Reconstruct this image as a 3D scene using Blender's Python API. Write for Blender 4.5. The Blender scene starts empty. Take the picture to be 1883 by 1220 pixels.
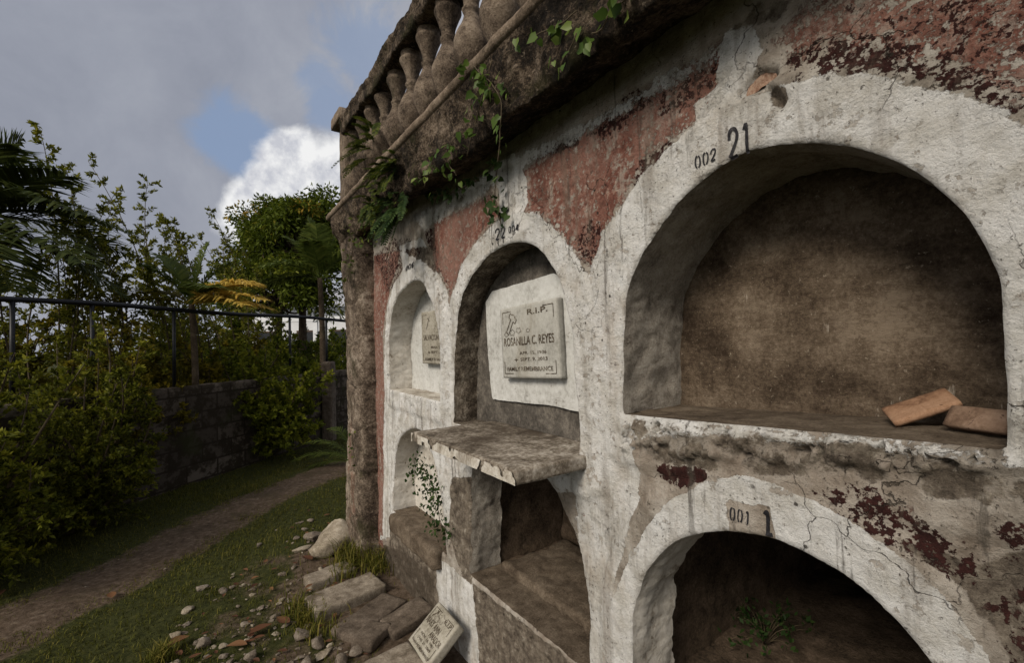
import bpy, math, random
import numpy as np
from mathutils import Vector, Matrix

random.seed(7)
RNG = np.random.default_rng(11)
D = bpy.data
SC = bpy.context.scene
COL = SC.collection
PI = math.pi

# ------------------------------------------------------------------ noise
_perm = np.random.default_rng(3).permutation(256)
_perm = np.concatenate([_perm, _perm, _perm])
_g = np.random.default_rng(4).normal(size=(256, 3))
_g /= np.linalg.norm(_g, axis=1)[:, None]


def perlin(x, y, z):
    x, y, z = np.broadcast_arrays(np.asarray(x, float), np.asarray(y, float), np.asarray(z, float))
    xi, yi, zi = np.floor(x).astype(int), np.floor(y).astype(int), np.floor(z).astype(int)
    xf, yf, zf = x - xi, y - yi, z - zi
    u, v, w = (t * t * t * (t * (t * 6 - 15) + 10) for t in (xf, yf, zf))
    xi &= 255; yi &= 255; zi &= 255

    def gr(a, b, c):
        h = _perm[_perm[_perm[(xi + a) & 255] + ((yi + b) & 255)] + ((zi + c) & 255)]
        g = _g[h]
        return g[..., 0] * (xf - a) + g[..., 1] * (yf - b) + g[..., 2] * (zf - c)
    x00 = gr(0, 0, 0) * (1 - u) + gr(1, 0, 0) * u
    x10 = gr(0, 1, 0) * (1 - u) + gr(1, 1, 0) * u
    x01 = gr(0, 0, 1) * (1 - u) + gr(1, 0, 1) * u
    x11 = gr(0, 1, 1) * (1 - u) + gr(1, 1, 1) * u
    return ((x00 * (1 - v) + x10 * v) * (1 - w) + (x01 * (1 - v) + x11 * v) * w) * 1.4


def fbm(x, y, z=0.0, f=1.0, octv=4, gain=.5):
    s, a, t = 0, 1.0, 0
    for i in range(octv):
        s = s + a * perlin(np.asarray(x) * f + i * 17.3, np.asarray(y) * f - i * 9.1, np.asarray(z) * f + i * 5.7)
        t += a; a *= gain; f *= 2.03
    return s / t * 1.3


def sst(x, a, b):
    t = np.clip((np.asarray(x, float) - a) / (b - a), 0, 1)
    return t * t * (3 - 2 * t)


# ------------------------------------------------------------------ camera and frames
F = 837.0
EYE = 1.6
PITCH = math.atan(20 / F)
ROLL = math.radians(1.5)
cp, sp, cr, sr = math.cos(PITCH), math.sin(PITCH), math.cos(ROLL), math.sin(ROLL)


def ray(px, py):
    cx, cy = (px - 941.5) / F, -(py - 610) / F
    ux, uy = cx * cr + cy * sr, -cx * sr + cy * cr
    return np.array([ux, cp - sp * uy, sp + cp * uy])


_v = ray(370, 645)
ALPHA = math.atan2(-_v[0], _v[1])
DV = np.array([-math.sin(ALPHA), math.cos(ALPHA), 0.0])     # along the wall, away from the viewer
NIN = np.array([math.cos(ALPHA), math.sin(ALPHA), 0.0])     # into the wall
P0 = 1.1
WROT = math.atan2(-DV[1], -DV[0])                            # wall frame: local x = -u, local y = inward
UP = np.array([0, 0, 1.0])
EYEP = np.array([0, 0, EYE])


def W(u, o, z):
    u, o, z = np.broadcast_arrays(np.asarray(u, float), np.asarray(o, float), np.asarray(z, float))
    return u[..., None] * DV + (P0 - o)[..., None] * NIN + z[..., None] * UP


def wh(px, py, o=0.0):                    # point on the plane at offset o from the wall -> (u, z)
    r = ray(px, py)
    t = (P0 - o) / r.dot(NIN)
    p = r * t + EYEP
    return float(p.dot(DV)), float(p[2])


def gp(px, py, z=0.0):                    # point on the ground
    r = ray(px, py)
    t = (z - EYE) / r[2]
    return r * t + EYEP


def at(px, py, depth):
    r = ray(px, py)
    return r * (depth / r[1]) + EYEP


def uoz(p):
    return float(p.dot(DV)), float(P0 - p.dot(NIN)), float(p[2])


# ------------------------------------------------------------------ objects
def tag(o, label=None, cat=None, group=None, kind=None):
    if label: o['label'] = label
    if cat: o['category'] = cat
    if group: o['group'] = group
    if kind: o['kind'] = kind
    return o


def empty(name, loc, rz=0.0, label=None, cat=None, group=None):
    o = D.objects.new(name, None)
    o.empty_display_size = .1
    o.location = Vector([float(c) for c in loc])
    o.rotation_euler = (0, 0, rz)
    COL.objects.link(o)
    o['_b'] = [float(loc[0]), float(loc[1]), float(loc[2]), rz]
    return tag(o, label, cat, group)


def wempty(name, u, o, z, *a, **k):
    return empty(name, W(u, o, z), WROT, *a, **k)


def base_of(o):
    while o is not None and '_b' not in o:
        o = o.parent
    return o['_b'] if o is not None else (0, 0, 0, 0)


def mesh(name, V, faces, mat, parent=None, attrs=None, smooth=True, loc=None, rz=0.0):
    """V are world coordinates. parent: root Empty (or a part below it). loc: own origin when top-level."""
    V = np.asarray(V, float).reshape(-1, 3)
    if parent is not None:
        b = base_of(parent)
    elif loc is not None:
        b = (loc[0], loc[1], loc[2], rz)
    else:
        b = (0, 0, 0, 0)
    q = V - np.array(b[:3])
    c, s = math.cos(-b[3]), math.sin(-b[3])
    L = np.stack([q[:, 0] * c - q[:, 1] * s, q[:, 0] * s + q[:, 1] * c, q[:, 2]], 1)
    me = D.meshes.new(name)
    if isinstance(faces, np.ndarray):
        k = faces.shape[1]
        me.vertices.add(len(L)); me.vertices.foreach_set('co', L.astype(np.float32).ravel())
        me.loops.add(faces.size); me.loops.foreach_set('vertex_index', faces.astype(np.int32).ravel())
        me.polygons.add(len(faces))
        me.polygons.foreach_set('loop_start', (np.arange(len(faces)) * k).astype(np.int32))
        me.update(calc_edges=True)
    else:
        me.from_pydata(L.tolist(), [], faces)
    me.validate()
    if smooth:
        me.polygons.foreach_set('use_smooth', np.ones(len(me.polygons), bool))
    for an, av in (attrs or {}).items():
        a = me.attributes.new(an, 'FLOAT', 'POINT')
        a.data.foreach_set('value', np.asarray(av, np.float32))
    me.materials.append(mat)
    me.update()
    o = D.objects.new(name, me)
    COL.objects.link(o)
    if parent is not None:
        o.parent = parent
    elif loc is not None:
        o.location = Vector([float(x) for x in loc]); o.rotation_euler = (0, 0, rz)
        o['_b'] = [float(loc[0]), float(loc[1]), float(loc[2]), rz]
    return o


class MB:
    def __init__(s): s.v, s.f, s.n, s.a = [], [], 0, []

    def add(s, v, f, a=None):
        v = np.asarray(v, float).reshape(-1, 3)
        s.v.append(v)
        s.f += [[i + s.n for i in q] for q in (f.tolist() if isinstance(f, np.ndarray) else f)]
        s.a.append(np.full(len(v), .5) if a is None else np.broadcast_to(a, (len(v),)))
        s.n += len(v)
        return s

    def out(s, name, mat, parent=None, smooth=True, **k):
        return mesh(name, np.concatenate(s.v), s.f, mat, parent, {'tint': np.concatenate(s.a)}, smooth, **k)


def gridfaces(nu, nv, wrapu=False):
    i, j = np.meshgrid(np.arange(nu if wrapu else nu - 1), np.arange(nv - 1), indexing='ij')
    i2 = (i + 1) % nu
    return np.stack([i * nv + j, i2 * nv + j, i2 * nv + j + 1, i * nv + j + 1], -1).reshape(-1, 4)


def tube(pts, rad, n=7):
    pts = np.asarray(pts, float); m = len(pts)
    rad = np.broadcast_to(np.asarray(rad, float), (m,))
    t = np.gradient(pts, axis=0)
    t /= np.linalg.norm(t, axis=1)[:, None] + 1e-9
    ref = np.where(np.abs(t[:, 2:3]) > .9, np.array([[1.0, 0, 0]]), np.array([[0, 0, 1.0]]))
    a = np.cross(t, ref); a /= np.linalg.norm(a, axis=1)[:, None]
    b = np.cross(t, a)
    th = np.arange(n) / n * 2 * PI
    V = pts[:, None] + rad[:, None, None] * (np.cos(th)[None, :, None] * a[:, None] + np.sin(th)[None, :, None] * b[:, None])
    V = V.transpose(1, 0, 2)
    f = gridfaces(n, m, True).tolist()
    f.append([k * m for k in range(n)][::-1]); f.append([k * m + m - 1 for k in range(n)])
    return V.reshape(-1, 3), f


def boxgrid(sx, sy, sz, step, bev=.006, amp=.004, nf=12.0, seed=0.0, chip=0.0, hole=None):
    """a worn block: a subdivided box with rounded, chipped edges. Centre origin, local coordinates."""
    V, Fc, n = [], [], 0
    h = np.array([sx, sy, sz]) / 2
    for ax in range(3):
        for sg in (-1, 1):
            a, b = [(1, 2), (2, 0), (0, 1)][ax]
            na = max(2, min(90, int(2 * h[a] / step) + 1)); nb = max(2, min(90, int(2 * h[b] / step) + 1))
            ga = np.linspace(-h[a], h[a], na + 1); gb = np.linspace(-h[b], h[b], nb + 1)
            A, B = np.meshgrid(ga, gb, indexing='ij')
            q = np.zeros(A.shape + (3,)); q[..., a] = A; q[..., b] = B; q[..., ax] = sg * h[ax]
            f = gridfaces(na + 1, nb + 1)
            if sg < 0: f = f[:, ::-1]
            V.append(q.reshape(-1, 3)); Fc.append(f + n); n += A.size
    V = np.concatenate(V); Fc = np.concatenate(Fc)
    key = np.round(V / 1e-5).astype(np.int64)
    _, idx, inv = np.unique(key, axis=0, return_index=True, return_inverse=True)
    V = V[idx]; Fc = inv.reshape(-1)[Fc]
    # round
    r = bev * (1 + (chip * 2.0) * np.clip(fbm(V[:, 0] + seed, V[:, 1], V[:, 2], nf * .7, 3), -.3, 1.0) if chip else 1.0)
    r = np.broadcast_to(r, (len(V),))
    core = np.clip(V, -(h - r[:, None]), h - r[:, None])
    dlt = V - core
    L = np.linalg.norm(dlt, axis=1)
    L1 = np.maximum(L, 1e-9)
    V2 = core + dlt / L1[:, None] * np.minimum(L, r)[:, None]
    nrm = dlt / L1[:, None]
    d = amp * fbm(V[:, 0] + seed, V[:, 1] + seed * .3, V[:, 2], nf, 4)
    return V2 + nrm * d[:, None], Fc


def rotz(V, a):
    c, s = math.cos(a), math.sin(a)
    return np.stack([V[:, 0] * c - V[:, 1] * s, V[:, 0] * s + V[:, 1] * c, V[:, 2]], 1)


def wbox(u0, u1, o0, o1, z0, z1, **k):    # worn block laid along the wall
    V, f = boxgrid(u1 - u0, o1 - o0, z1 - z0, **k)
    q = W(V[:, 0] + (u0 + u1) / 2, V[:, 1] + (o0 + o1) / 2, V[:, 2] + (z0 + z1) / 2)
    return q, f


def frame_pts(V, org, ex, ey, ez):
    return np.asarray(org) + V[:, 0:1] * np.asarray(ex) + V[:, 1:2] * np.asarray(ey) + V[:, 2:3] * np.asarray(ez)


# ------------------------------------------------------------------ polygons, sdf, clipping
def sdf_poly(U, Z, poly):
    poly = np.asarray(poly, float)
    sh = U.shape
    U, Z = U.ravel(), Z.ravel()
    out = np.full(U.shape, 9.0)
    m = .45
    sel = np.where((U > poly[:, 0].min() - m) & (U < poly[:, 0].max() + m) & (Z > poly[:, 1].min() - m) & (Z < poly[:, 1].max() + m))[0]
    x, y = U[sel], Z[sel]
    d = np.full(x.shape, 1e9); ins = np.zeros(x.shape, bool)
    n = len(poly)
    for i in range(n):
        ax, ay = poly[i]; bx, by = poly[(i + 1) % n]
        ex, ey = bx - ax, by - ay
        t = np.clip(((x - ax) * ex + (y - ay) * ey) / (ex * ex + ey * ey + 1e-12), 0, 1)
        d = np.minimum(d, (x - ax - t * ex) ** 2 + (y - ay - t * ey) ** 2)
        c = ((ay > y) != (by > y))
        with np.errstate(divide='ignore', invalid='ignore'):
            xi = (bx - ax) * (y - ay) / (by - ay) + ax
        ins ^= c & (x < xi)
    d = np.sqrt(d)
    out[sel] = np.where(ins, -d, d)
    return out.reshape(sh)


def clipgrid(ua, za, S):
    """keep S > 0.  returns uv vertices, faces"""
    nu, nz = len(ua), len(za)
    verts = [None]
    idx = -np.ones((nu, nz), int)
    I, J = np.where(S > 0)
    idx[I, J] = np.arange(len(I))
    P = [np.stack([ua[I], za[J]], 1)]
    extra, cache = [], {}
    n0 = len(I)

    def cross(a, b):
        k = (a, b) if a < b else (b, a)
        if k not in cache:
            sa, sb = S[a], S[b]
            t = sa / (sa - sb)
            extra.append((ua[a[0]] + t * (ua[b[0]] - ua[a[0]]), za[a[1]] + t * (za[b[1]] - za[a[1]])))
            cache[k] = n0 + len(extra) - 1
        return cache[k]
    pos = S > 0
    c = pos[:-1, :-1].astype(int) + pos[1:, :-1] + pos[1:, 1:] + pos[:-1, 1:]
    i, j = np.where(c == 4)
    faces = np.stack([idx[i, j], idx[i + 1, j], idx[i + 1, j + 1], idx[i, j + 1]], 1).tolist()
    for i, j in zip(*np.where((c > 0) & (c < 4))):
        ring = [(i, j), (i + 1, j), (i + 1, j + 1), (i, j + 1)]
        f = []
        for k in range(4):
            a, b = ring[k], ring[(k + 1) % 4]
            if S[a] > 0: f.append(int(idx[a]))
            if (S[a] > 0) != (S[b] > 0): f.append(cross(a, b))
        if len(f) > 2: faces.append(f)
    uv = np.concatenate(P + ([np.array(extra)] if extra else []))
    return uv, faces


def smooth_curve(pts, step):
    pts = np.asarray(pts, float)
    p = np.vstack([2 * pts[0] - pts[1], pts, 2 * pts[-1] - pts[-2]])
    out = []
    for i in range(1, len(p) - 2):
        for t in np.linspace(0, 1, 12, endpoint=False):
            a, b, c, d = p[i - 1], p[i], p[i + 1], p[i + 2]
            out.append(.5 * ((2 * b) + (-a + c) * t + (2 * a - 5 * b + 4 * c - d) * t * t + (-a + 3 * b - 3 * c + d) * t ** 3))
    out.append(pts[-1])
    return resample(np.array(out), step)


def resample(p, step):
    L = np.concatenate([[0], np.cumsum(np.linalg.norm(np.diff(p, axis=0), axis=1))])
    n = max(2, int(L[-1] / step) + 1)
    s = np.linspace(0, L[-1], n)
    return np.stack([np.interp(s, L, p[:, k]) for k in range(p.shape[1])], 1)


# ------------------------------------------------------------------ materials
class N:
    def __init__(s, name):
        s.m = D.materials.new(name); s.m.use_nodes = True
        s.t = s.m.node_tree; s.t.nodes.clear()
        s.out = s.t.nodes.new('ShaderNodeOutputMaterial')
        s.tc = s.t.nodes.new('ShaderNodeTexCoord')

    def put(s, sock, v):
        if v is None: return
        if isinstance(v, bpy.types.NodeSocket): s.t.links.new(v, sock)
        elif isinstance(v, (tuple, list)):
            sock.default_value = (tuple(v) + (1,)) if len(v) == 3 and len(sock.default_value) == 4 else tuple(v)
        else: sock.default_value = v

    def co(s, scale=(1, 1, 1), off=(0, 0, 0), rnd=False):
        mp = s.t.nodes.new('ShaderNodeMapping')
        s.t.links.new(s.tc.outputs['Object'], mp.inputs[0])
        mp.inputs['Scale'].default_value = scale; mp.inputs['Location'].default_value = off
        if rnd:
            oi = s.t.nodes.new('ShaderNodeObjectInfo')
            v = s.t.nodes.new('ShaderNodeVectorMath'); v.operation = 'SCALE'; v.inputs[0].default_value = (31, 17, 23)
            s.t.links.new(oi.outputs['Random'], v.inputs['Scale'])
            s.t.links.new(v.outputs[0], mp.inputs['Location'])
        return mp.outputs[0]

    def noise(s, scale, det=6, rough=.6, vec=None, dist=0.0):
        n = s.t.nodes.new('ShaderNodeTexNoise')
        s.t.links.new(vec or s.tc.outputs['Object'], n.inputs['Vector'])
        n.inputs['Scale'].default_value = scale; n.inputs['Detail'].default_value = det
        n.inputs['Roughness'].default_value = rough; n.inputs['Distortion'].default_value = dist
        return n.outputs[0]

    def voro(s, scale, vec=None, feat='F1', out='Distance', rnd=1.0):
        n = s.t.nodes.new('ShaderNodeTexVoronoi'); n.feature = feat
        s.t.links.new(vec or s.tc.outputs['Object'], n.inputs['Vector'])
        n.inputs['Scale'].default_value = scale; n.inputs['Randomness'].default_value = rnd
        return n.outputs[out]

    def attr(s, name):
        n = s.t.nodes.new('ShaderNodeAttribute'); n.attribute_name = name
        return n.outputs['Fac']

    def math(s, op, a, b=0.0, c=None):
        n = s.t.nodes.new('ShaderNodeMath'); n.operation = op
        s.put(n.inputs[0], a); s.put(n.inputs[1], b)
        if c is not None: s.put(n.inputs[2], c)
        return n.outputs[0]

    def step(s, v, a, b, lo=0.0, hi=1.0):
        n = s.t.nodes.new('ShaderNodeMapRange'); n.interpolation_type = 'SMOOTHSTEP'
        s.put(n.inputs[0], v); n.inputs[1].default_value = a; n.inputs[2].default_value = b
        n.inputs[3].default_value = lo; n.inputs[4].default_value = hi
        return n.outputs[0]

    def ramp(s, fac, *stops):
        n = s.t.nodes.new('ShaderNodeValToRGB'); s.put(n.inputs[0], fac)
        e = n.color_ramp.elements
        while len(e) < len(stops): e.new(.5)
        for k, (p, c) in enumerate(stops):
            e[k].position = p; e[k].color = tuple(c) + (1,)
        return n.outputs[0]

    def mix(s, fac, a, b, mode='MIX'):
        n = s.t.nodes.new('ShaderNodeMix'); n.data_type = 'RGBA'; n.blend_type = mode
        s.put(n.inputs['Factor'], fac); s.put(n.inputs[6], a); s.put(n.inputs[7], b)
        return n.outputs[2]

    def bump(s, h, strength=.5, dist=.01, nrm=None):
        n = s.t.nodes.new('ShaderNodeBump'); n.inputs['Strength'].default_value = strength
        n.inputs['Distance'].default_value = dist
        s.put(n.inputs['Height'], h)
        if nrm is not None: s.t.links.new(nrm, n.inputs['Normal'])
        return n.outputs[0]

    def bsdf(s, col, rough=.85, nrm=None, spec=.25, trans=0.0, metal=0.0):
        b = s.t.nodes.new('ShaderNodeBsdfPrincipled')
        s.put(b.inputs['Base Color'], col); s.put(b.inputs['Roughness'], rough)
        b.inputs['Specular IOR Level'].default_value = spec; b.inputs['Metallic'].default_value = metal
        if nrm is not None: s.t.links.new(nrm, b.inputs['Normal'])
        o = b.outputs[0]
        if trans:
            tr = s.t.nodes.new('ShaderNodeBsdfTranslucent'); s.put(tr.inputs[0], col)
            mx = s.t.nodes.new('ShaderNodeMixShader'); mx.inputs[0].default_value = trans
            s.t.links.new(o, mx.inputs[1]); s.t.links.new(tr.outputs[0], mx.inputs[2]); o = mx.outputs[0]
        s.t.links.new(o, s.out.inputs[0])
        return s.m


def mat_wall():
    n = N('peeling_wall_paint')
    W_, R_, Mr, Br, Di = (n.attr(k) for k in ('white', 'red', 'maroon', 'bare', 'dirt'))
    big = n.noise(2.2, 5); mid = n.noise(11, 9, .68); hi = n.noise(46, 9, .74); fine = n.noise(170, 5, .7)
    chip = n.noise(80, 7, .66); chip2 = n.noise(34, 9, .70, n.co((1, 1, 1), (4, 2, 7)))
    streak = n.noise(16, 7, .65, n.co((1, 1, .10)))
    base = n.ramp(mid, (.3, (.13, .11, .09)), (.42, (.27, .24, .205)), (.53, (.39, .36, .32)), (.66, (.52, .49, .45)))
    base = n.mix(n.step(big, .42, .6), base, n.mix(.3, base, (.30, .225, .17)))
    grey = n.ramp(n.noise(24, 10, .76), (.32, (.03, .025, .02)), (.46, (.12, .098, .078)), (.57, (.21, .18, .145)), (.68, (.40, .365, .31)))

    def k(v, a, b, lo, hi_):
        v1 = n.math('MULTIPLY_ADD', n.math('SUBTRACT', a, .5), b, v)
        return n.step(v1, lo, hi_)
    col = n.mix(k(Br, mid, 1.7, .42, .56), base, grey)
    redc = n.ramp(n.noise(34, 9, .76), (.32, (.07, .03, .024)), (.45, (.15, .062, .047)), (.55, (.215, .098, .075)), (.64, (.36, .25, .20)))
    redc = n.mix(n.step(n.math('MULTIPLY_ADD', chip2, .6, n.math('MULTIPLY', n.noise(12, 8, .7, n.co((1, 1, .35), (8, 1, 2))), .6)), .60, .70, 0, .7), redc, (.42, .36, .31))
    redc = n.mix(n.step(n.noise(3.3, 6, .65, n.co((1, 1, .6), (1, 6, 3))), .42, .6, 0, .7), redc, (.27, .155, .125))
    e1 = n.math('MULTIPLY_ADD', n.math('SUBTRACT', chip2, .5), 1.5, n.math('MULTIPLY', n.math('SUBTRACT', hi, .5), 1.1))
    rmask = n.math('MULTIPLY', n.step(n.math('ADD', R_, e1), .34, .42), n.step(R_, .04, .25))
    rmask = n.math('MULTIPLY', rmask, n.math('SUBTRACT', 1.0, n.step(n.math('MULTIPLY_ADD', chip2, .45, n.math('MULTIPLY', hi, .55)), .54, .56, 0, .92)))
    col = n.mix(rmask, col, redc)
    marc = n.ramp(hi, (.35, (.022, .010, .009)), (.6, (.05, .018, .016)), (.75, (.09, .035, .03)))
    em = n.math('MULTIPLY_ADD', n.math('SUBTRACT', chip, .5), 2.2, n.math('MULTIPLY', n.math('SUBTRACT', chip2, .5), 1.9))
    mmask = n.math('MULTIPLY', n.step(n.math('ADD', Mr, em), .50, .56), n.step(Mr, .03, .3))
    col = n.mix(mmask, col, marc)
    whc = n.ramp(n.noise(8, 10, .7), (.30, (.35, .33, .30)), (.42, (.53, .515, .485)), (.54, (.645, .64, .63)), (.7, (.71, .715, .72)))
    whc = n.mix(n.step(n.noise(4.5, 7, .65, n.co((1, 1, .5), (2, 8, 1))), .53, .68, 0, .42), whc, (.36, .29, .22))
    whc = n.mix(n.step(fine, .58, .7, 0, .35), whc, (.28, .24, .19))
    wv = n.math('MULTIPLY_ADD', n.math('SUBTRACT', chip, .5), .8, W_)
    wmask = n.math('MULTIPLY', n.step(n.math('MULTIPLY_ADD', n.math('SUBTRACT', mid, .5), 1.1, wv), .26, .34), n.step(W_, .02, .2))
    flake = n.step(n.math('MULTIPLY_ADD', n.noise(5.5, 4), .45, n.noise(34, 8, .7)), .83, .85)
    wmask = n.math('MULTIPLY', wmask, n.math('SUBTRACT', 1.0, n.math('MULTIPLY', flake, .8)))
    wmask = n.math('MULTIPLY', wmask, n.math('SUBTRACT', 1.0, k(Br, mid, 1.8, .4, .54)))
    col = n.mix(wmask, col, whc)
    col = n.mix(n.step(streak, .5, .68, 0, .5), col, (.17, .14, .11))
    run = n.noise(30, 6, .65, n.co((1, 1, .05), (6, 0, 4)))
    col = n.mix(n.math('MULTIPLY', n.step(run, .56, .66), n.step(n.noise(2.4, 4, .6, n.co((1, 1, .5), (0, 4, 8))), .48, .6, 0, .75)), col, (.07, .06, .05))
    col = n.mix(n.step(n.math('MULTIPLY_ADD', n.math('SUBTRACT', mid, .5), 1.3, Di), .35, .75, 0, .8), col, (.06, .047, .035))
    fl = n.step(n.math('MULTIPLY_ADD', n.math('SUBTRACT', hi, .5), .25, n.voro(17)), .06, .11, 1, 0)
    col = n.mix(n.math('MULTIPLY', n.math('MULTIPLY', fl, n.step(n.noise(5, 4), .47, .56)), .9), col, (.03, .025, .02))
    fl2 = n.step(n.math('MULTIPLY_ADD', n.noise(6, 4, .6, n.co((1, 1, 1), (1, 9, 9))), .22, n.noise(85, 5, .75)), .735, .765)
    col = n.mix(n.math('MULTIPLY', fl2, .8), col, (.05, .04, .03))
    wv_ = n.t.nodes.new('ShaderNodeVectorMath'); wv_.operation = 'MULTIPLY_ADD'
    nz = n.t.nodes.new('ShaderNodeTexNoise'); nz.inputs['Scale'].default_value = 9; nz.inputs['Detail'].default_value = 6
    n.t.links.new(n.tc.outputs['Object'], nz.inputs['Vector'])
    n.t.links.new(nz.outputs['Color'], wv_.inputs[0]); wv_.inputs[1].default_value = (.16, .16, .16)
    n.t.links.new(n.tc.outputs['Object'], wv_.inputs[2])
    ck = n.step(n.voro(2.6, wv_.outputs[0], 'DISTANCE_TO_EDGE'), .001, .0042, 1, 0)
    ck = n.math('MULTIPLY', ck, n.step(n.noise(1.7, 3, .5, n.co((1, 1, 1), (5, 5, 5))), .53, .6))
    col = n.mix(n.math('MULTIPLY', ck, .7), col, (.035, .028, .022))
    h = n.math('MULTIPLY_ADD', ck, -1.2, n.math('MULTIPLY_ADD', wmask, .3, n.math('MULTIPLY_ADD', hi, 1.5, n.math('MULTIPLY_ADD', rmask, .25, n.math('MULTIPLY', fine, .55)))))
    h = n.math('MULTIPLY_ADD', mmask, .2, n.math('MULTIPLY_ADD', mid, 1.6, h))
    h = n.math('MULTIPLY_ADD', fl2, -.5, h)
    return n.bsdf(col, .92, n.bump(h, 1.0, .009), .12)


def mat_rough(name, stops, scale=18, bstr=.8, bdist=.008, stain=None, stain_amt=(.5, .65), spots=None, rough=.93, rnd=False, moss=None):
    n = N(name)
    v = n.co(rnd=True) if rnd else None
    a = n.noise(scale, 11, .76, v); b = n.noise(scale * .22, 5, .6, v); c = n.noise(scale * 7, 4, .7, v)
    f = n.math('MULTIPLY_ADD', n.math('SUBTRACT', b, .5), .6, a)
    f = n.math('MULTIPLY_ADD', n.math('SUBTRACT', c, .5), .6, f)
    col = n.ramp(f, *stops)
    if stain: col = n.mix(n.step(n.noise(scale * .35, 7, .65, n.co((1, 1, .3), (3, 1, 7))), *stain_amt, 0, .8), col, stain)
    if moss: col = n.mix(n.step(n.noise(scale * .3, 6, .7, n.co((1, 1, 1), (9, 4, 2))), .53, .66, 0, .75), col, moss)
    if spots: col = n.mix(n.step(n.noise(scale * 3.2, 5, .7, v), .62, .68), col, spots)
    h = n.math('MULTIPLY_ADD', a, 1.3, n.math('MULTIPLY', c, .55))
    return n.bsdf(col, rough, n.bump(h, bstr, bdist), .15)


def mat_back():
    n = N('brushed_brown_cement')
    g1 = n.noise(5.5, 9, .72); br = n.noise(9, 9, .7, n.co((1, 1, .22))); hb = n.noise(7, 9, .72, n.co((.3, 1, 1.6), (4, 0, 2)))
    gr = n.noise(95, 8, .82); sp = n.noise(75, 5, .75, n.co((1, 1, 1), (2, 2, 9)))
    f = n.math('MULTIPLY_ADD', n.math('SUBTRACT', br, .5), .25, n.math('MULTIPLY_ADD', n.math('SUBTRACT', hb, .5), .45, n.math('MULTIPLY_ADD', n.math('SUBTRACT', gr, .5), .85, g1)))
    col = n.ramp(f, (.32, (.036, .025, .017)), (.45, (.078, .057, .040)), (.56, (.125, .094, .067)), (.70, (.20, .158, .118)))
    col = n.mix(n.step(sp, .62, .68, 0, .75), col, (.33, .28, .22))
    col = n.mix(n.step(n.math('MULTIPLY', n.noise(28, 6, .7, n.co((1, 1, .12), (7, 0, 1))), n.step(n.noise(2.2, 3), .5, .58)), .56, .62, 0, .7), col, (.42, .37, .31))
    col = n.mix(n.step(n.noise(4, 7, .7, n.co((1, 1, 1), (3, 1, 4))), .58, .68, 0, .7), col, (.03, .024, .018))
    h = n.math('MULTIPLY_ADD', gr, .7, n.math('MULTIPLY_ADD', hb, 1.3, br))
    return n.bsdf(col, .93, n.bump(h, 1.0, .008), .1)


def mat_leaf(name, dark, mid, light, trans=.35, rough=.6, spec=.14):
    n = N(name)
    col = n.ramp(n.attr('tint'), (.0, dark), (.5, mid), (1.0, light))
    return n.bsdf(col, rough, None, spec, trans)


def mat_plain(name, col, rough=.7, var=.25, scale=30, metal=0, bump=.2):
    n = N(name)
    a = n.noise(scale, 6, .65)
    c = n.ramp(a, (.3, tuple(x * (1 - var) for x in col)), (.7, tuple(min(1, x * (1 + var)) for x in col)))
    return n.bsdf(c, rough, n.bump(a, bump, .003), .3, 0, metal)


def mat_block():
    n = N('old_block_masonry')
    br = n.t.nodes.new('ShaderNodeTexBrick')
    n.t.links.new(n.co((1, 1, 1)), br.inputs[0])
    mp = n.t.nodes.new('ShaderNodeCombineXYZ'); sep = n.t.nodes.new('ShaderNodeSeparateXYZ')
    n.t.links.new(n.tc.outputs['Object'], sep.inputs[0])
    n.t.links.new(sep.outputs[0], mp.inputs[0]); n.t.links.new(sep.outputs[2], mp.inputs[1])
    n.t.links.new(mp.outputs[0], br.inputs[0])
    br.inputs['Scale'].default_value = 1; br.inputs['Brick Width'].default_value = .42; br.inputs['Row Height'].default_value = .21
    br.inputs['Mortar Size'].default_value = .012
    br.inputs['Color1'].default_value = (.055, .045, .036, 1); br.inputs['Color2'].default_value = (.13, .108, .088, 1); br.inputs['Mortar'].default_value = (.035, .028, .022, 1)
    a = n.noise(9, 8, .7)
    col = n.mix(n.step(a, .42, .56, 0, .92), br.outputs[0], (.028, .022, .015))
    col = n.mix(n.step(n.noise(3, 5), .55, .7, 0, .6), col, (.035, .04, .015))
    return n.bsdf(col, .95, n.bump(n.math('MULTIPLY_ADD', br.outputs['Fac'], -.6, a), .8, .01), .1)


def mat_ground():
    n = N('grassy_soil')
    s = n.attr('soil')
    a = n.noise(3.5, 6, .6); b = n.noise(28, 8, .7); c = n.noise(140, 4, .7)
    grass = n.ramp(b, (.3, (.016, .019, .006)), (.55, (.042, .046, .014)), (.75, (.075, .07, .026)))
    soil = n.ramp(b, (.3, (.038, .027, .018)), (.48, (.085, .061, .043)), (.66, (.16, .122, .092)))
    f = n.step(n.math('MULTIPLY_ADD', n.math('SUBTRACT', a, .5), 1.3, s), .35, .65)
    col = n.mix(f, grass, soil)
    col = n.mix(n.step(c, .66, .72, 0, .7), col, (.22, .19, .15))
    return n.bsdf(col, .95, n.bump(n.math('MULTIPLY_ADD', c, .3, b), .9, .02), .1)


def mat_path():
    n = N('trodden_dirt')
    b = n.noise(22, 10, .74); c = n.noise(120, 5, .75); a = n.noise(2.5, 6)
    col = n.ramp(b, (.32, (.045, .032, .022)), (.46, (.095, .068, .048)), (.58, (.145, .108, .08)), (.7, (.22, .175, .135)))
    col = n.mix(n.step(a, .48, .64, 0, .6), col, (.06, .047, .028))
    col = n.mix(n.step(c, .64, .69, 0, .8), col, (.3, .27, .23))
    return n.bsdf(col, .95, n.bump(n.math('MULTIPLY_ADD', c, .5, n.math('MULTIPLY', b, 1.3)), 1.0, .02), .1)


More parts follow.
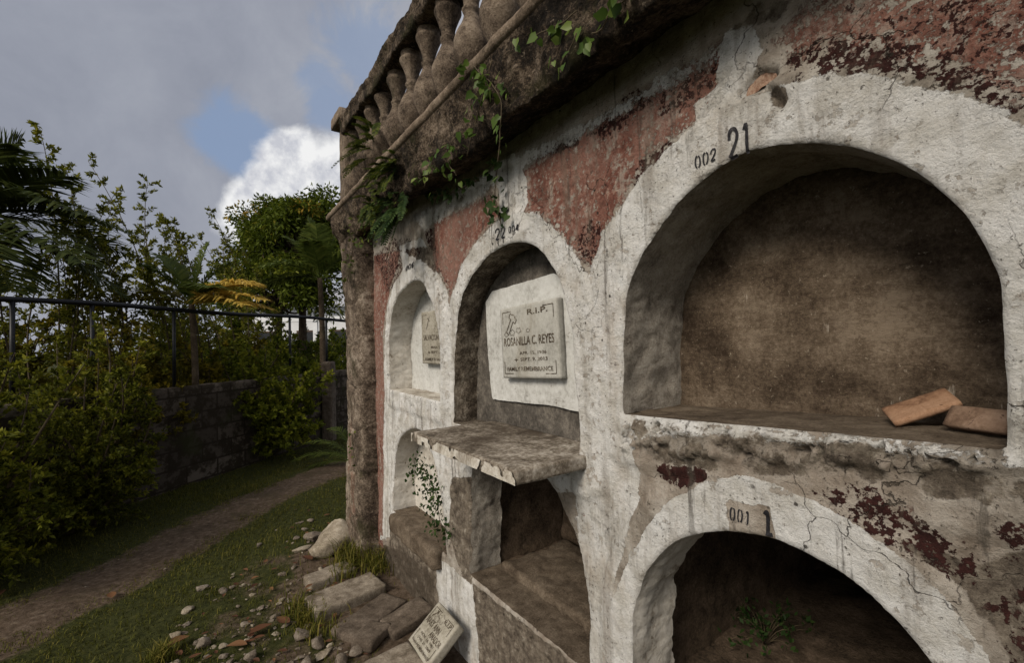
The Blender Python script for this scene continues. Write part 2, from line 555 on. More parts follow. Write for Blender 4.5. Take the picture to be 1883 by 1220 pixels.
MW = mat_wall()
M = dict(
    jamb_grey=mat_rough('grey_render', [(.3, (.17, .148, .124)), (.5, (.34, .31, .27)), (.7, (.47, .44, .395))], 20, 1.0, .014),
    jamb_white=mat_rough('whitewashed_render', [(.26, (.22, .19, .155)), (.40, (.43, .40, .355)), (.58, (.54, .515, .475)), (.8, (.6, .585, .56))], 8, .8, .008, spots=(.2, .17, .135)),
    jamb_stain=mat_rough('stained_render', [(.3, (.025, .02, .015)), (.47, (.085, .068, .052)), (.6, (.2, .17, .135)), (.78, (.42, .385, .33))], 13, .9, .01),
    brown=mat_rough('brown_rough_concrete', [(.28, (.04, .028, .019)), (.46, (.10, .072, .049)), (.6, (.17, .126, .09)), (.78, (.28, .22, .165))], 15, 1.0, .009, spots=(.27, .22, .17)),
    back=mat_back(),
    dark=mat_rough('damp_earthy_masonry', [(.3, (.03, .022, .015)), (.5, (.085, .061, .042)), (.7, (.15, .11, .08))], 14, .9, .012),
    dirt=mat_rough('dusty_concrete', [(.3, (.05, .037, .026)), (.5, (.11, .085, .062)), (.7, (.18, .145, .11))], 22, .8, .008, spots=(.04, .03, .022)),
    slab=mat_rough('weathered_shelf_concrete', [(.28, (.035, .027, .02)), (.43, (.11, .09, .07)), (.54, (.22, .19, .155)), (.66, (.38, .345, .30)), (.8, (.52, .49, .45))], 10, .9, .007, stain=(.06, .045, .033), stain_amt=(.48, .66)),
    slabedge=mat_rough('flaking_white_concrete', [(.3, (.2, .17, .135)), (.44, (.38, .345, .295)), (.56, (.50, .47, .42)), (.7, (.58, .56, .52))], 14, .8, .006, stain=(.16, .13, .10), stain_amt=(.56, .68)),
    mossy=mat_rough('mossy_blackened_stone', [(.32, (.008, .0065, .005)), (.45, (.03, .022, .016)), (.55, (.105, .078, .055)), (.67, (.24, .19, .145))], 14, 1.0, .026, stain=(.012, .010, .008), stain_amt=(.52, .62), moss=(.03, .028, .01), spots=(.19, .155, .12)),
    curb=mat_rough('worn_curb_plaster', [(.3, (.06, .045, .032)), (.5, (.16, .122, .09)), (.7, (.3, .24, .185))], 14, .9, .008),
    baluster=mat_rough('weathered_baluster_concrete', [(.30, (.025, .019, .014)), (.44, (.085, .064, .048)), (.58, (.17, .132, .10)), (.74, (.27, .22, .17))], 16, 1.0, .012, spots=(.02, .017, .012), rnd=True, moss=(.035, .03, .018)),
    pier=mat_rough('eroded_pier_stone', [(.28, (.022, .016, .012)), (.42, (.07, .053, .04)), (.54, (.16, .125, .096)), (.68, (.32, .27, .22))], 11, 1.0, .014, stain=(.17, .09, .065), stain_amt=(.58, .68), moss=(.03, .028, .012)),
    marble=mat_rough('pale_marker_stone', [(.28, (.22, .215, .195)), (.5, (.355, .35, .325)), (.72, (.44, .435, .41))], 9, .35, .003, stain=(.22, .195, .15), stain_amt=(.53, .72)),
    marblew=mat_rough('yellowed_marker_stone', [(.28, (.15, .135, .105)), (.5, (.29, .27, .225)), (.72, (.38, .36, .315))], 12, .5, .003, stain=(.16, .125, .08), stain_amt=(.54, .68)),
    whitepanel=mat_rough('brushed_whitewash', [(.28, (.27, .265, .25)), (.42, (.43, .43, .415)), (.6, (.52, .525, .515)), (.8, (.57, .575, .57))], 8, .5, .004, spots=(.16, .14, .115)),
    greypanel=mat_rough('dark_cement_render', [(.3, (.035, .031, .027)), (.5, (.085, .076, .066)), (.7, (.17, .152, .13))], 11, .6, .005),
    paint=mat_plain('black_stencil_paint', (.014, .013, .016), .6, .5, 90),
    letter=mat_rough('faded_letter_paint', [(.3, (.03, .022, .015)), (.5, (.065, .048, .034)), (.6, (.16, .14, .11)), (.72, (.33, .31, .28))], 45, .4, .002),
    brick=mat_rough('orange_clay_plank', [(.28, (.13, .07, .042)), (.5, (.235, .135, .082)), (.72, (.32, .2, .13))], 22, .5, .003, spots=(.09, .045, .03)),
    brick2=mat_rough('dull_clay_plank', [(.28, (.10, .062, .042)), (.5, (.175, .115, .08)), (.72, (.24, .165, .12))], 22, .5, .003, spots=(.07, .04, .03)),
    brickpatch=mat_rough('exposed_clay_brick', [(.32, (.11, .062, .043)), (.5, (.22, .13, .09)), (.66, (.34, .24, .18))], 25, .6, .004),
    stone=mat_rough('limestone_rubble', [(.28, (.06, .047, .036)), (.5, (.15, .122, .097)), (.72, (.28, .245, .205))], 22, .9, .008, rnd=True),
    pale=mat_rough('pale_limestone', [(.28, (.12, .098, .07)), (.5, (.27, .23, .175)), (.72, (.42, .375, .31))], 16, .9, .01, rnd=True),
    footing=mat_rough('cast_concrete_footing', [(.28, (.08, .063, .048)), (.48, (.2, .168, .132)), (.66, (.31, .27, .22)), (.8, (.4, .36, .3))], 20, .8, .006, stain=(.09, .07, .05), stain_amt=(.5, .66), rnd=True),
    footing_dark=mat_rough('earth_stained_concrete', [(.28, (.045, .034, .026)), (.5, (.105, .083, .064)), (.72, (.19, .155, .125))], 18, .8, .007, rnd=True),
    terracotta=mat_rough('broken_terracotta', [(.3, (.12, .042, .025)), (.5, (.2, .075, .042)), (.7, (.28, .12, .07))], 30, .6, .004, rnd=True),
    iron=mat_plain('black_painted_iron', (.012, .013, .016), .45, .3, 20, .3),
    block=mat_block(),
    bark=mat_rough('greyish_bark', [(.3, (.03, .022, .014)), (.5, (.07, .052, .035)), (.7, (.13, .1, .07))], 30, .8, .006),
    twig=mat_plain('brown_twig', (.06, .045, .025), .8, .4, 40),
    house=mat_plain('white_house_paint', (.72, .74, .78), .7, .06, 4),
    roof=mat_plain('grey_sheet_roof', (.35, .36, .4), .6, .15, 8),
    glass=mat_plain('dark_window_glass', (.02, .022, .025), .15, .2, 6),
    trim=mat_plain('brown_house_trim', (.08, .05, .035), .6, .2, 10),
    leaf_bush=mat_leaf('glossy_bush_leaf', (.024, .030, .003), (.104, .118, .010), (.25, .24, .022)),
    leaf_tall=mat_leaf('small_shrub_leaf', (.038, .046, .005), (.145, .155, .016), (.28, .26, .034)),
    leaf_warm=mat_leaf('yellowing_leaf', (.042, .038, .004), (.16, .138, .012), (.31, .235, .024)),
    leaf_tree=mat_leaf('tree_leaf_with_orange_flush', (.028, .044, .004), (.108, .142, .012), (.34, .20, .028)),
    leaf_shrub=mat_leaf('mid_green_shrub_leaf', (.028, .038, .003), (.12, .145, .012), (.27, .27, .026)),
    leaf_far=mat_leaf('distant_leaf', (.024, .036, .003), (.09, .118, .010), (.20, .21, .02)),
    palm=mat_leaf('palm_leaflet', (.014, .022, .006), (.05, .066, .016), (.125, .14, .04), .3),
    palm_pale=mat_leaf('pale_palm_leaflet', (.03, .048, .009), (.085, .115, .022), (.19, .205, .045), .35),  # paler leaflet green than the entry above
    palm_gold=mat_leaf('golden_palm_leaflet', (.32, .22, .04), (.60, .42, .085), (.78, .60, .2), .4),
    vine=mat_leaf('vine_leaf', (.02, .045, .008), (.07, .12, .022), (.17, .22, .05), .35, .4),
    fern=mat_leaf('fern_frond', (.012, .024, .004), (.045, .066, .010), (.12, .13, .02), .3),
    dead=mat_leaf('dry_fallen_leaf', (.045, .02, .012), (.10, .046, .025), (.2, .105, .05), .15, .6),
    grass=mat_leaf('grass_blade', (.028, .03, .005), (.082, .088, .011), (.18, .15, .034), .25, .6, .15),
    weed=mat_leaf('weed_leaf', (.008, .02, .005), (.022, .046, .01), (.05, .08, .02), .25),
    ground=mat_ground(), path=mat_path(),
)

# ------------------------------------------------------------------ niche outlines, traced in the wall plane
TR = dict(
    n21=[(1148, 762), (1148, 690), (1150, 600), (1161, 520), (1195, 448), (1250, 375), (1315, 315), (1395, 277), (1485, 264), (1557, 269), (1634, 290), (1698, 322), (1762, 380), (1805, 443), (1839, 520), (1848, 620), (1853, 720), (1855, 826)],
    n22=[(837, 797), (836, 700), (841, 607), (848, 562), (862, 524), (882, 493), (903, 469), (927, 453), (955, 446), (979, 450), (999, 465), (1018, 493), (1034, 525), (1046, 570), (1055, 620), (1061, 690), (1066, 760), (1070, 846)],
    n23=[(719, 717), (717, 660), (717, 620), (722, 579), (734, 545), (751, 524), (769, 516), (782, 525), (793, 548), (801, 572), (808, 607), (811, 641), (813, 690), (813, 739)],
    n1=[(1166, 1330), (1167, 1220), (1169, 1126), (1180, 1082), (1204, 1034), (1252, 992), (1318, 976), (1366, 977), (1431, 991), (1497, 1021), (1563, 1058), (1646, 1132), (1716, 1216), (1760, 1300), (1790, 1420)],
    n2=[(863, 1075), (863, 980), (863, 895), (869, 855), (886, 830), (915, 815), (950, 818), (985, 845), (1018, 895), (1036, 941), (1056, 984), (1069, 1039), (1079, 1090), (1083, 1137), (1083, 1235)],
    n3=[(723, 952), (722, 900), (722, 870), (727, 827), (737, 804), (752, 791), (768, 790), (782, 803), (796, 840), (806, 890), (814, 940), (821, 1000)],
)
SILL = dict(n21=None, n22=1.185, n23=None, n1=.44, n2=.44, n3=.44)
NICHE = {}
for k, tr in TR.items():
    p = np.array([wh(*q) for q in tr])
    s = SILL[k]
    if s is not None:
        p[0, 1] = s; p[-1, 1] = s
        p = np.array([q for i, q in enumerate(p) if i in (0, len(p) - 1) or q[1] > s + .02])
    arc = smooth_curve(p, .009)
    tg_ = np.gradient(arc, axis=0); tg_ /= np.linalg.norm(tg_, axis=1)[:, None]
    am = (.0035 * fbm(arc[:, 0], arc[:, 1], 2, 16, 4, .6) + .003 * fbm(arc[:, 0], arc[:, 1], 6, 5, 2)) * np.minimum(1, np.minimum(np.arange(len(arc)), np.arange(len(arc))[::-1]) / 8)
    arc = arc + np.stack([-tg_[:, 1], tg_[:, 0]], 1) * am[:, None]
    n = max(6, int(abs(arc[0, 0] - arc[-1, 0]) / .014))
    fl = np.linspace(arc[-1], arc[0], n + 1)[1:-1]
    NICHE[k] = dict(arc=arc, floor=fl, poly=np.vstack([arc, fl]))


def px_poly(pts, o=0.0):
    return np.array([wh(x, y, o) for x, y in pts])


PAINT = dict(
    white=[
        (.80, .03, [(1088, 505), (1112, 430), (1150, 385), (1180, 335), (1230, 285), (1290, 232), (1330, 205), (1440, 168), (1530, 152), (1600, 152), (1690, 168), (1760, 188), (1830, 218), (1883, 248), (1990, 330), (2100, 500), (2100, 860), (1860, 850), (1856, 790), (1160, 772), (1175, 920), (1150, 990), (1120, 1120), (1120, 1500), (1060, 1500), (1064, 850), (1075, 700), (1080, 600)]),
        (.84, .02, [(825, 900), (828, 600), (836, 545), (852, 495), (880, 450), (912, 412), (950, 393), (990, 398), (1020, 420), (1055, 465), (1088, 520), (1090, 900)]),
        (.84, .03, [(706, 990), (706, 800), (711, 640), (716, 570), (727, 528), (745, 498), (768, 485), (795, 495), (815, 520), (828, 560), (836, 640), (838, 830), (830, 900), (825, 960), (700, 990)]),
        (1.0, .015, [(796, 1020), (870, 1078), (884, 1260), (866, 1290), (840, 1160), (800, 1110)]),
        (.85, .02, [(918, 300), (945, 285), (968, 330), (966, 400), (922, 408)]),
        (.75, .03, [(735, 455), (775, 440), (800, 480), (770, 490), (742, 500)]),
        (.8, .02, [(1335, 62), (1378, 45), (1398, 95), (1368, 165), (1400, 200), (1330, 212), (1285, 235), (1280, 190), (1325, 160)]),
        (1.0, .012, [(1118, 1500), (1120, 1220), (1130, 1110), (1158, 1040), (1200, 965), (1250, 918), (1310, 888), (1365, 876), (1430, 892), (1520, 932), (1600, 980), (1680, 1040), (1750, 1110), (1815, 1210), (1850, 1300), (1870, 1500)]),
        (.46, .03, [(1160, 772), (1500, 800), (1700, 815), (1850, 835), (1850, 850), (1500, 815), (1300, 800), (1180, 805)]),
        (.62, .06, [(1090, 520), (1140, 400), (1150, 800), (1110, 900), (1090, 900)]),
        (.42, .04, [(760, 400), (930, 300), (1100, 215), (1240, 130), (1330, 80), (1330, 100), (1200, 175), (1000, 285), (780, 425)]),
    ],
    unwhite=[(1.0, .006, [(1345, 914), (1427, 926), (1431, 992), (1366, 978), (1345, 976)])],
    red=[
        (.68, .07, [(958, 322), (1010, 288), (1080, 250), (1150, 228), (1205, 215), (1180, 300), (1140, 370), (1110, 420), (1088, 485), (1060, 455), (1030, 418), (1000, 395), (968, 385)]),
        (.7, .06, [(800, 412), (850, 388), (905, 362), (920, 395), (880, 440), (850, 490), (833, 545), (815, 505), (800, 490), (795, 440)]),
        (.66, .02, [(688, 470), (735, 460), (730, 490), (716, 530), (709, 600), (706, 720), (705, 1015), (688, 1015), (686, 600)]),
        (.5, .08, [(1425, 62), (1500, 0), (1900, -70), (2200, -60), (2100, 230), (1900, 195), (1800, 160), (1700, 120), (1550, 90), (1465, 118)]),
        (1.0, .008, [(1070, 935), (1095, 933), (1092, 960), (1084, 975), (1076, 965)]),
        (.56, .08, [(990, 290), (1100, 225), (1200, 165), (1335, 80), (1335, 165), (1285, 225), (1220, 260), (1150, 310), (1080, 330)]),
        (.3, .03, [(1600, 935), (1650, 900), (1700, 930), (1720, 960)]),
    ],
    maroon=[
        (.62, .03, [(1092, 242), (1130, 190), (1180, 165), (1210, 180), (1165, 215), (1120, 252)]),
        (.72, .015, [(1000, 265), (1060, 248), (1067, 264), (1030, 282), (1003, 285)]),
        (.56, .04, [(1440, 100), (1520, 70), (1620, 60), (1720, 85), (1800, 120), (1883, 178), (1960, 240), (1960, 320), (1883, 245), (1800, 198), (1700, 160), (1600, 140), (1520, 140), (1460, 150)]),
        (.52, .03, [(1212, 172), (1320, 110), (1332, 150), (1250, 205), (1215, 220)]),
        (.6, .02, [(1175, 300), (1240, 255), (1252, 270), (1165, 350)]),
        (.52, .04, [(688, 470), (720, 440), (765, 440), (772, 470), (740, 520), (712, 540)]),
        (.82, .012, [(1215, 856), (1300, 860), (1308, 878), (1260, 893), (1220, 882)]),
        (.56, .03, [(1505, 905), (1570, 885), (1640, 910), (1700, 955), (1790, 1010), (1818, 1045), (1800, 1085), (1740, 1060), (1650, 1005), (1560, 955)]),
        (.5, .03, [(1850, 960), (1890, 940), (1920, 1020), (1845, 1025)]),
        (.6, .012, [(1110, 985), (1134, 955), (1133, 1040), (1114, 1025)]),
        (.5, .02, [(1058, 440), (1085, 400), (1112, 420), (1092, 495), (1072, 480)]),
        (.42, .04, [(800, 470), (835, 540), (815, 560), (795, 500)]),
        (.42, .08, [(1560, 10), (1883, -20), (2100, 60), (2100, 200), (1883, 170), (1750, 90)]),
        (.62, .012, [(780, 425), (800, 415), (803, 470), (790, 455)]),
        (.42, .04, [(1820, 1090), (1883, 1060), (1960, 1100), (1960, 1250), (1850, 1210)]),
    ],
    bare=[
        (.5, .02, [(1165, 772), (1300, 790), (1500, 805), (1650, 825), (1850, 842), (1883, 866), (2050, 880), (2050, 950), (1883, 935), (1700, 905), (1550, 885), (1450, 878), (1330, 866), (1200, 850)]),
        (.85, .02, [(828, 880), (866, 880), (868, 1078), (850, 1062), (825, 985)]),
        (1.0, .012, [(872, 1076), (1046, 1216), (1084, 1240), (1086, 1700), (884, 1700), (880, 1200)]),
        (1.0, .02, [(720, 955), (800, 1030), (806, 1135), (740, 1085), (715, 1010)]),
        (.7, .03, [(735, 462), (830, 445), (835, 470), (800, 500), (775, 480)]),
        (.55, .03, [(1430, 40), (1480, -20), (1400, 0), (1330, 60), (1380, 50)]),
        (.7, .02, [(1650, 990), (1750, 1050), (1870, 1230), (1883, 1400), (1960, 1400), (1960, 1000), (1800, 1030)]),
        (.8, .02, [(690, 1000), (735, 1010), (798, 1050), (802, 1120), (690, 1250)]),
        (.75, .008, [(1415, 165), (1445, 160), (1455, 185), (1440, 205), (1420, 195)]),
    ],
    dirt=[
        (.7, .04, [(690, 1000), (740, 1010), (798, 1060), (800, 1130), (690, 1250)]),
        (.5, .06, [(1170, 815), (1883, 870), (1883, 900), (1500, 870), (1200, 850)]),
        (.5, .03, [(740, 460), (760, 392), (900, 298), (1100, 183), (1330, 35), (1500, -60), (1500, -45), (1340, 45), (1100, 198), (920, 305), (780, 400), (750, 460)]),
    ],
)
PAINT = {k: [(a, b, px_poly(p)) for a, b, p in v] for k, v in PAINT.items()}


def paint_masks(U, Z, edge_noise):
    out = {}
    for k, regs in PAINT.items():
        m = np.zeros(U.shape)
        for a, soft, poly in regs:
            d = sdf_poly(U, Z, poly) + edge_noise
            m = np.maximum(m, a * sst(-d, -soft, soft * .6))
        out[k] = m
    out['white'] = out['white'] * (1 - out.pop('unwhite'))
    return out


def niche_sd(U, Z):
    return {k: sdf_poly(U, Z, v['poly']) for k, v in NICHE.items()}


LEDGE = px_poly([(1150, 775), (1500, 800), (1870, 838), (1890, 868), (1700, 868), (1500, 850), (1300, 842), (1150, 830)])


def face_o(U, Z):
    sd = niche_sd(U, Z)
    s = np.minimum.reduce(list(sd.values()))
    up = np.minimum.reduce([sd['n21'] - .02, sd['n22'], sd['n23'] + .015, sd['n1']])
    o = .014 * fbm(U, Z, 0, 2.1, 3) + .006 * fbm(U, Z, 3, 8.5, 3) + .0045 * fbm(U, Z, 7, 26, 4, .6)
    o += .013 * sst(up, .155, .115)
    # crumbling ledge below the big niche
    led = sst(-sdf_poly(U, Z, LEDGE) + .016 * fbm(U, Z, 21, 9, 4, .6), -.006, .008)
    o -= led * .014 * (1 - np.abs(fbm(U, Z, 31, 24, 4, .6)) * 3).clip(0, 1)
    o += led * (.022 + .03 * fbm(U, Z * 1.6, 11, 11, 5, .6) - .03 * sst(-np.abs(fbm(U, Z, 15, 7, 3)), -.06, 0))
    bare = np.zeros(U.shape)
    for a, soft, poly in PAINT['bare']:
        bare = np.maximum(bare, a * sst(-sdf_poly(U, Z, poly), -soft, soft))
    o += bare * (-.006 + .016 * fbm(U, Z, 5, 15, 5, .6))
    # missing chunk of brick above niche 21
    o -= .03 * sst(-sdf_poly(U, Z, HOLE), -.006, .012)
    r = .0075 + .006 * fbm(U, Z, 2, 16, 3)
    q = np.clip(r - s, 0, None)
    o -= np.where(s < r, r - np.sqrt(np.clip(r * r - np.minimum(q, r) ** 2, 0, None)), 0)
    return o


HOLE = px_poly([(1352, 186), (1372, 152), (1392, 128), (1428, 124), (1430, 142), (1408, 158), (1436, 168), (1446, 186), (1440, 204), (1420, 192), (1400, 170), (1376, 178)])

# ------------------------------------------------------------------ cemetery wall
WALL = wempty('niche_wall', 1.6, 0, 0, 'old cemetery wall of arched burial niches with peeling white and red paint', 'burial wall')
ua = np.unique(np.concatenate([np.arange(-3.0, 0.0, .06), np.arange(0.0, 1.25, .0075), np.arange(1.25, 2.1, .009), np.arange(2.1, 3.56, .012)]).round(5))
za = np.arange(-.12, 2.56, .0095)
Ug, Zg = np.meshgrid(ua, za, indexing='ij')
sdg = niche_sd(Ug, Zg)
S = np.minimum.reduce(list(sdg.values()))
uv, faces = clipgrid(ua, za, S)
fo = face_o(uv[:, 0], uv[:, 1])
en = .012 * fbm(uv[:, 0], uv[:, 1], 1, 12, 4)
pm = paint_masks(uv[:, 0], uv[:, 1], en)
mesh('wall_face', W(uv[:, 0], fo, uv[:, 1]), [f[::-1] for f in faces], MW, WALL, pm)

# exposed brick chunk
q = px_poly([(1360, 172), (1376, 148), (1396, 130), (1424, 128), (1424, 140), (1392, 158), (1372, 176)])
ub = np.arange(q[:, 0].min() - .01, q[:, 0].max() + .01, .004); zb = np.arange(q[:, 1].min() - .01, q[:, 1].max() + .01, .004)
Ub, Zb = np.meshgrid(ub, zb, indexing='ij')
buv, bf = clipgrid(ub, zb, -sdf_poly(Ub, Zb, q) + .004 * fbm(Ub, Zb, 0, 40, 2))
mesh('exposed_brick', W(buv[:, 0], -.017 + .008 * fbm(buv[:, 0], buv[:, 1], 0, 30, 3), buv[:, 1]), [f[::-1] for f in bf], M['brickpatch'], WALL)


def niche(key, depth, jamb_mat, floor_mat, back_mat=None, label=None, taper=.0, ragged=0.0):
    nd = NICHE[key]
    arc, fl = nd['arc'], np.vstack([nd['arc'][-1:], nd['floor'], nd['arc'][:1]])
    cen = nd['poly'].mean(0)
    ns = max(8, int(depth / .014))

    def strip(line, seed, amp):
        m = len(line)
        tg = np.gradient(line, axis=0); nr = np.stack([-tg[:, 1], tg[:, 0]], 1)
        nr /= np.linalg.norm(nr, axis=1)[:, None] + 1e-9
        sgn = np.sign(((cen - line) * nr).sum(1)); sgn[sgn == 0] = 1
        nr *= np.sign(sgn.sum())
        o0 = face_o(line[:, 0], line[:, 1])
        t = np.linspace(0, 1, ns + 1)
        end = -depth + ragged * fbm(line[:, 0], line[:, 1], 4, 9, 4)
        O = o0[:, None] * (1 - t) + end[:, None] * t
        L = np.repeat(line[:, None], ns + 1, 1)
        d = amp * (fbm(L[..., 0] + seed, L[..., 1], O, 10, 3) + .45 * fbm(L[..., 0], L[..., 1] + seed, O, 34, 3)) * sst(t, 0, .16)
        d = d + taper * t
        Q = L + nr[:, None] * d[..., None]
        return W(Q[..., 0], O, Q[..., 1]), m
    V, m = strip(arc, 1.3, .011)
    J = mesh('niche', V.reshape(-1, 3), gridfaces(m, ns + 1), jamb_mat, WALL)
    if label: J['label'] = label
    V, m = strip(fl, 5.1, .006)
    mesh('niche_floor', V.reshape(-1, 3), gridfaces(m, ns + 1), floor_mat, J)
    if back_mat is not None:
        po = nd['poly']
        a = np.arange(po[:, 0].min() - .02, po[:, 0].max() + .02, .012); b = np.arange(po[:, 1].min() - .02, po[:, 1].max() + .02, .012)
        A, B = np.meshgrid(a, b, indexing='ij')
        w, f = clipgrid(a, b, -sdf_poly(A, B, po) + .014)
        oo = -depth + .008 * fbm(w[:, 0], w[:, 1], 8, 5, 3) + .004 * fbm(w[:, 0], w[:, 1], 9, 24, 3)
        mesh('niche_back', W(w[:, 0], oo, w[:, 1]), [x[::-1] for x in f], back_mat, J)
    return J


J21 = niche('n21', .29, M['jamb_grey'], M['dirt'], M['back'], 'largest arched niche, open and empty with a brown concrete back')
J22 = niche('n22', .135, M['jamb_stain'], M['slab'], M['greypanel'], 'arched niche closed by a white panel above the projecting shelf')
J23 = niche('n23', .16, M['jamb_white'], M['slabedge'], M['whitepanel'], 'small far arched niche closed by a white panel')
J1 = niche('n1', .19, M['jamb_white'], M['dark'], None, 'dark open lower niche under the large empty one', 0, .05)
J2 = niche('n2', .19, M['jamb_grey'], M['dirt'], None, 'broken open lower niche under the projecting shelf', 0, .02)
J3 = niche('n3', .17, M['jamb_white'], M['dirt'], M['jamb_white'], 'shallow lower niche at the far end of the wall')


def panel(name, pts, o, mat, parent, seed=0, step=.008, ragged=.01):
    po = px_poly(pts, o)
    a = np.arange(po[:, 0].min() - .03, po[:, 0].max() + .03, step); b = np.arange(po[:, 1].min() - .03, po[:, 1].max() + .03, step)
    A, B = np.meshgrid(a, b, indexing='ij')
    w, f = clipgrid(a, b, -sdf_poly(A, B, po) + ragged * fbm(A, B, seed, 14, 4))
    oo = o + .003 * fbm(w[:, 0], w[:, 1], 8 + seed, 9, 3) + .0015 * fbm(w[:, 0], w[:, 1], 9, 40, 2)
    return mesh(name, W(w[:, 0], oo, w[:, 1]), [x[::-1] for x in f], mat, parent)


panel('painted_panel', [(893, 557), (905, 536), (1018, 503), (1060, 520), (1080, 620), (1090, 700), (1096, 764), (1010, 746), (905, 735), (897, 650)], -.118, M['whitepanel'], J22, 2, .008, .004)


# inner chambers of the two open lower niches
def chamber(parent, u0, u1, z0, z1, o0, o1, mat, courses=False):
    V, f, n = [], [], 0
    step = .03

    def sheet(fn, a, b, flip):
        nonlocal n
        A, B = np.meshgrid(np.arange(a[0], a[1] + step, step), np.arange(b[0], b[1] + step, step), indexing='ij')
        u, o, z, ax = fn(A, B)
        d = .018 * fbm(u, o, z, 7, 4)
        if courses and ax == 1: d = d - .02 * (np.abs(((z - z0) / .21) % 1.0 - .5) > .46)
        u = u + d * (ax == 0); o = o + d * (ax == 1); z = z + d * (ax == 2)
        g = gridfaces(*A.shape)
        V.append(W(u, o, z).reshape(-1, 3)); f.append((g[:, ::-1] if flip else g) + n); n += A.size
    sheet(lambda a, b: (u1 + 0 * a, a, b, 0), (o1, o0), (z0, z1), False)
    sheet(lambda a, b: (u0 + 0 * a, a, b, 0), (o1, o0), (z0, z1), True)
    sheet(lambda a, b: (a, o1 + 0 * a, b, 1), (u0, u1), (z0, z1), False)
    sheet(lambda a, b: (a, b, z1 + 0 * a, 2), (u0, u1), (o1, o0), True)
    sheet(lambda a, b: (a, b, z0 + 0 * a, 2), (u0, u1), (o1, o0), False)
    return mesh('burial_chamber', np.concatenate(V), np.concatenate(f), mat, parent)


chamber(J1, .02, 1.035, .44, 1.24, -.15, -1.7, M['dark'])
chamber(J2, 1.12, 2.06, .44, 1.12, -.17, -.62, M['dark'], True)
V, f = wbox(1.1, 2.03, -.60, -.40, .93, 1.12, step=.03, bev=.01, amp=.008, chip=.4)
mesh('lintel_block', V, f, M['jamb_grey'], J2)
# broken mortar bed on the floor of the lower niche
V, f = wbox(1.2, 2.0, -.6, -.16, .42, .475, step=.02, bev=.015, amp=.02, nf=9, chip=.9, seed=3)
mesh('mortar_bed', V, f, M['dirt'], J2)
V, f = wbox(2.36, 3.085, -.16, .055, .33, .455, step=.014, bev=.03, amp=.014, nf=10, chip=.7, seed=8)
mesh('platform', V, f, M['dirt'], J3)

# projecting shelf
V, f = wbox(1.160, 1.985, -.13, .305, 1.158, 1.204, step=.0105, bev=.0035, amp=.003, nf=16, chip=.5, seed=2)
SH = mesh('shelf', V, f, M['slab'], WALL)
for (a, b, c, d) in ((1.156, 1.989, .303, .3085), ):
    A = np.linspace(a, b, 110); Bz = np.linspace(1.161, 1.200, 9)
    GA, GB = np.meshgrid(A, Bz, indexing='ij')
    msk = .12 + fbm(GA, GB, 3, 12, 4)
    w, f = clipgrid(A, Bz, msk)
    mesh('shelf_whitewash', W(w[:, 0], .3125 + .002 * fbm(w[:, 0], w[:, 1], 1, 30, 2), w[:, 1]), [x[::-1] for x in f], M['slabedge'], SH)

# corner pier
nz = 190
zz = np.linspace(-.1, 2.56, nz)
prof = []
ring = [(3.47, -.02), (3.475, .05), (3.485, .095), (3.53, .112), (3.62, .118), (3.72, .118), (3.82, .115), (3.90, .105), (3.935, .08), (3.945, .0), (3.945, -.4)]
ring = resample(np.array(ring), .018)
RU, RZ = np.meshgrid(np.arange(len(ring)), zz, indexing='ij')
ru, ro = ring[RU, 0], ring[RU, 1]
bat = .03 * (1 - sst(RZ, -.1, 1.2)) + .03 * sst(RZ, 1.75, 2.3)
ro2 = ro + np.where(ro > -.02, bat * sst(ro, -.05, .09), 0)
dn = .007 * fbm(ru, RZ, ro, 4, 3) + .011 * fbm(ru, RZ, ro + 3, 15, 5, .6)
crs = np.abs(((RZ + .05 * np.sin(ru * 9)) / .33) % 1 - .5) > .47
dn = dn - .02 * crs
mesh('corner_pier', W(ru + dn * .6, ro2 + dn, RZ).reshape(-1, 3), gridfaces(len(ring), nz), M['pier'], WALL)
# building body behind the face (side wall and terrace)
V, f = wbox(-3.0, 3.90, -3.4, -1.85, -.1, 2.60, step=.3, bev=.01, amp=.004)
mesh('rear_mass', V, f, M['pier'], WALL)
V, f = wbox(-3.0, 3.90, -3.4, .02, 2.54, 2.62, step=.12, bev=.01, amp=.006)
mesh('terrace_slab', V, f, M['mossy'], WALL)
V, f = wbox(3.86, 3.93, -1.9, -.1, -.1, 2.56, step=.08, bev=.01, amp=.01)
mesh('side_wall', V, f, M['pier'], WALL)

# cornice: profile swept along the wall
cu = np.concatenate([np.arange(-3.0, .4, .06), np.arange(.4, 4.0, .0135)])
prof = np.array([(-.04, 2.475), (.05, 2.452), (.11, 2.425), (.165, 2.408), (.196, 2.412), (.208, 2.44), (.206, 2.50), (.2, 2.56), (.206, 2.62), (.214, 2.66)])
prof = resample(prof, .0125)
GU, GI = np.meshgrid(cu, np.arange(len(prof)), indexing='ij')
po_, pz_ = prof[GI, 0], prof[GI, 1]
t = np.arange(len(prof)) / (len(prof) - 1)
tt = t[GI]
out = sst(tt, .1, .5)
n1 = fbm(GU, pz_, po_, 3.2, 3); n2 = fbm(GU, pz_, po_ + 4, 11, 4); n3 = fbm(GU, pz_, po_ + 9, 34, 3)
lumps = .03 * n1 + .03 * n2 + .016 * n3
notch = np.zeros_like(GU)
for cx, w_, dp in ((2.36, .02, .04), (2.12, .018, .025), (1.66, .03, .02), (1.2, .04, .02), (.9, .02, .02), (2.62, .05, .05)):
    notch += dp * np.exp(-((GU + .06 * (tt - .5) + .02 * n2 - cx) / w_) ** 2)
lowcut = sst(GU, 2.40, 2.47)                    # the lower half has broken away towards the corner
o_ = po_ + out * (lumps - notch) * sst(1 - tt, 0, .12) - lowcut * .06 * (1 - sst(tt, .55, .8)) * out
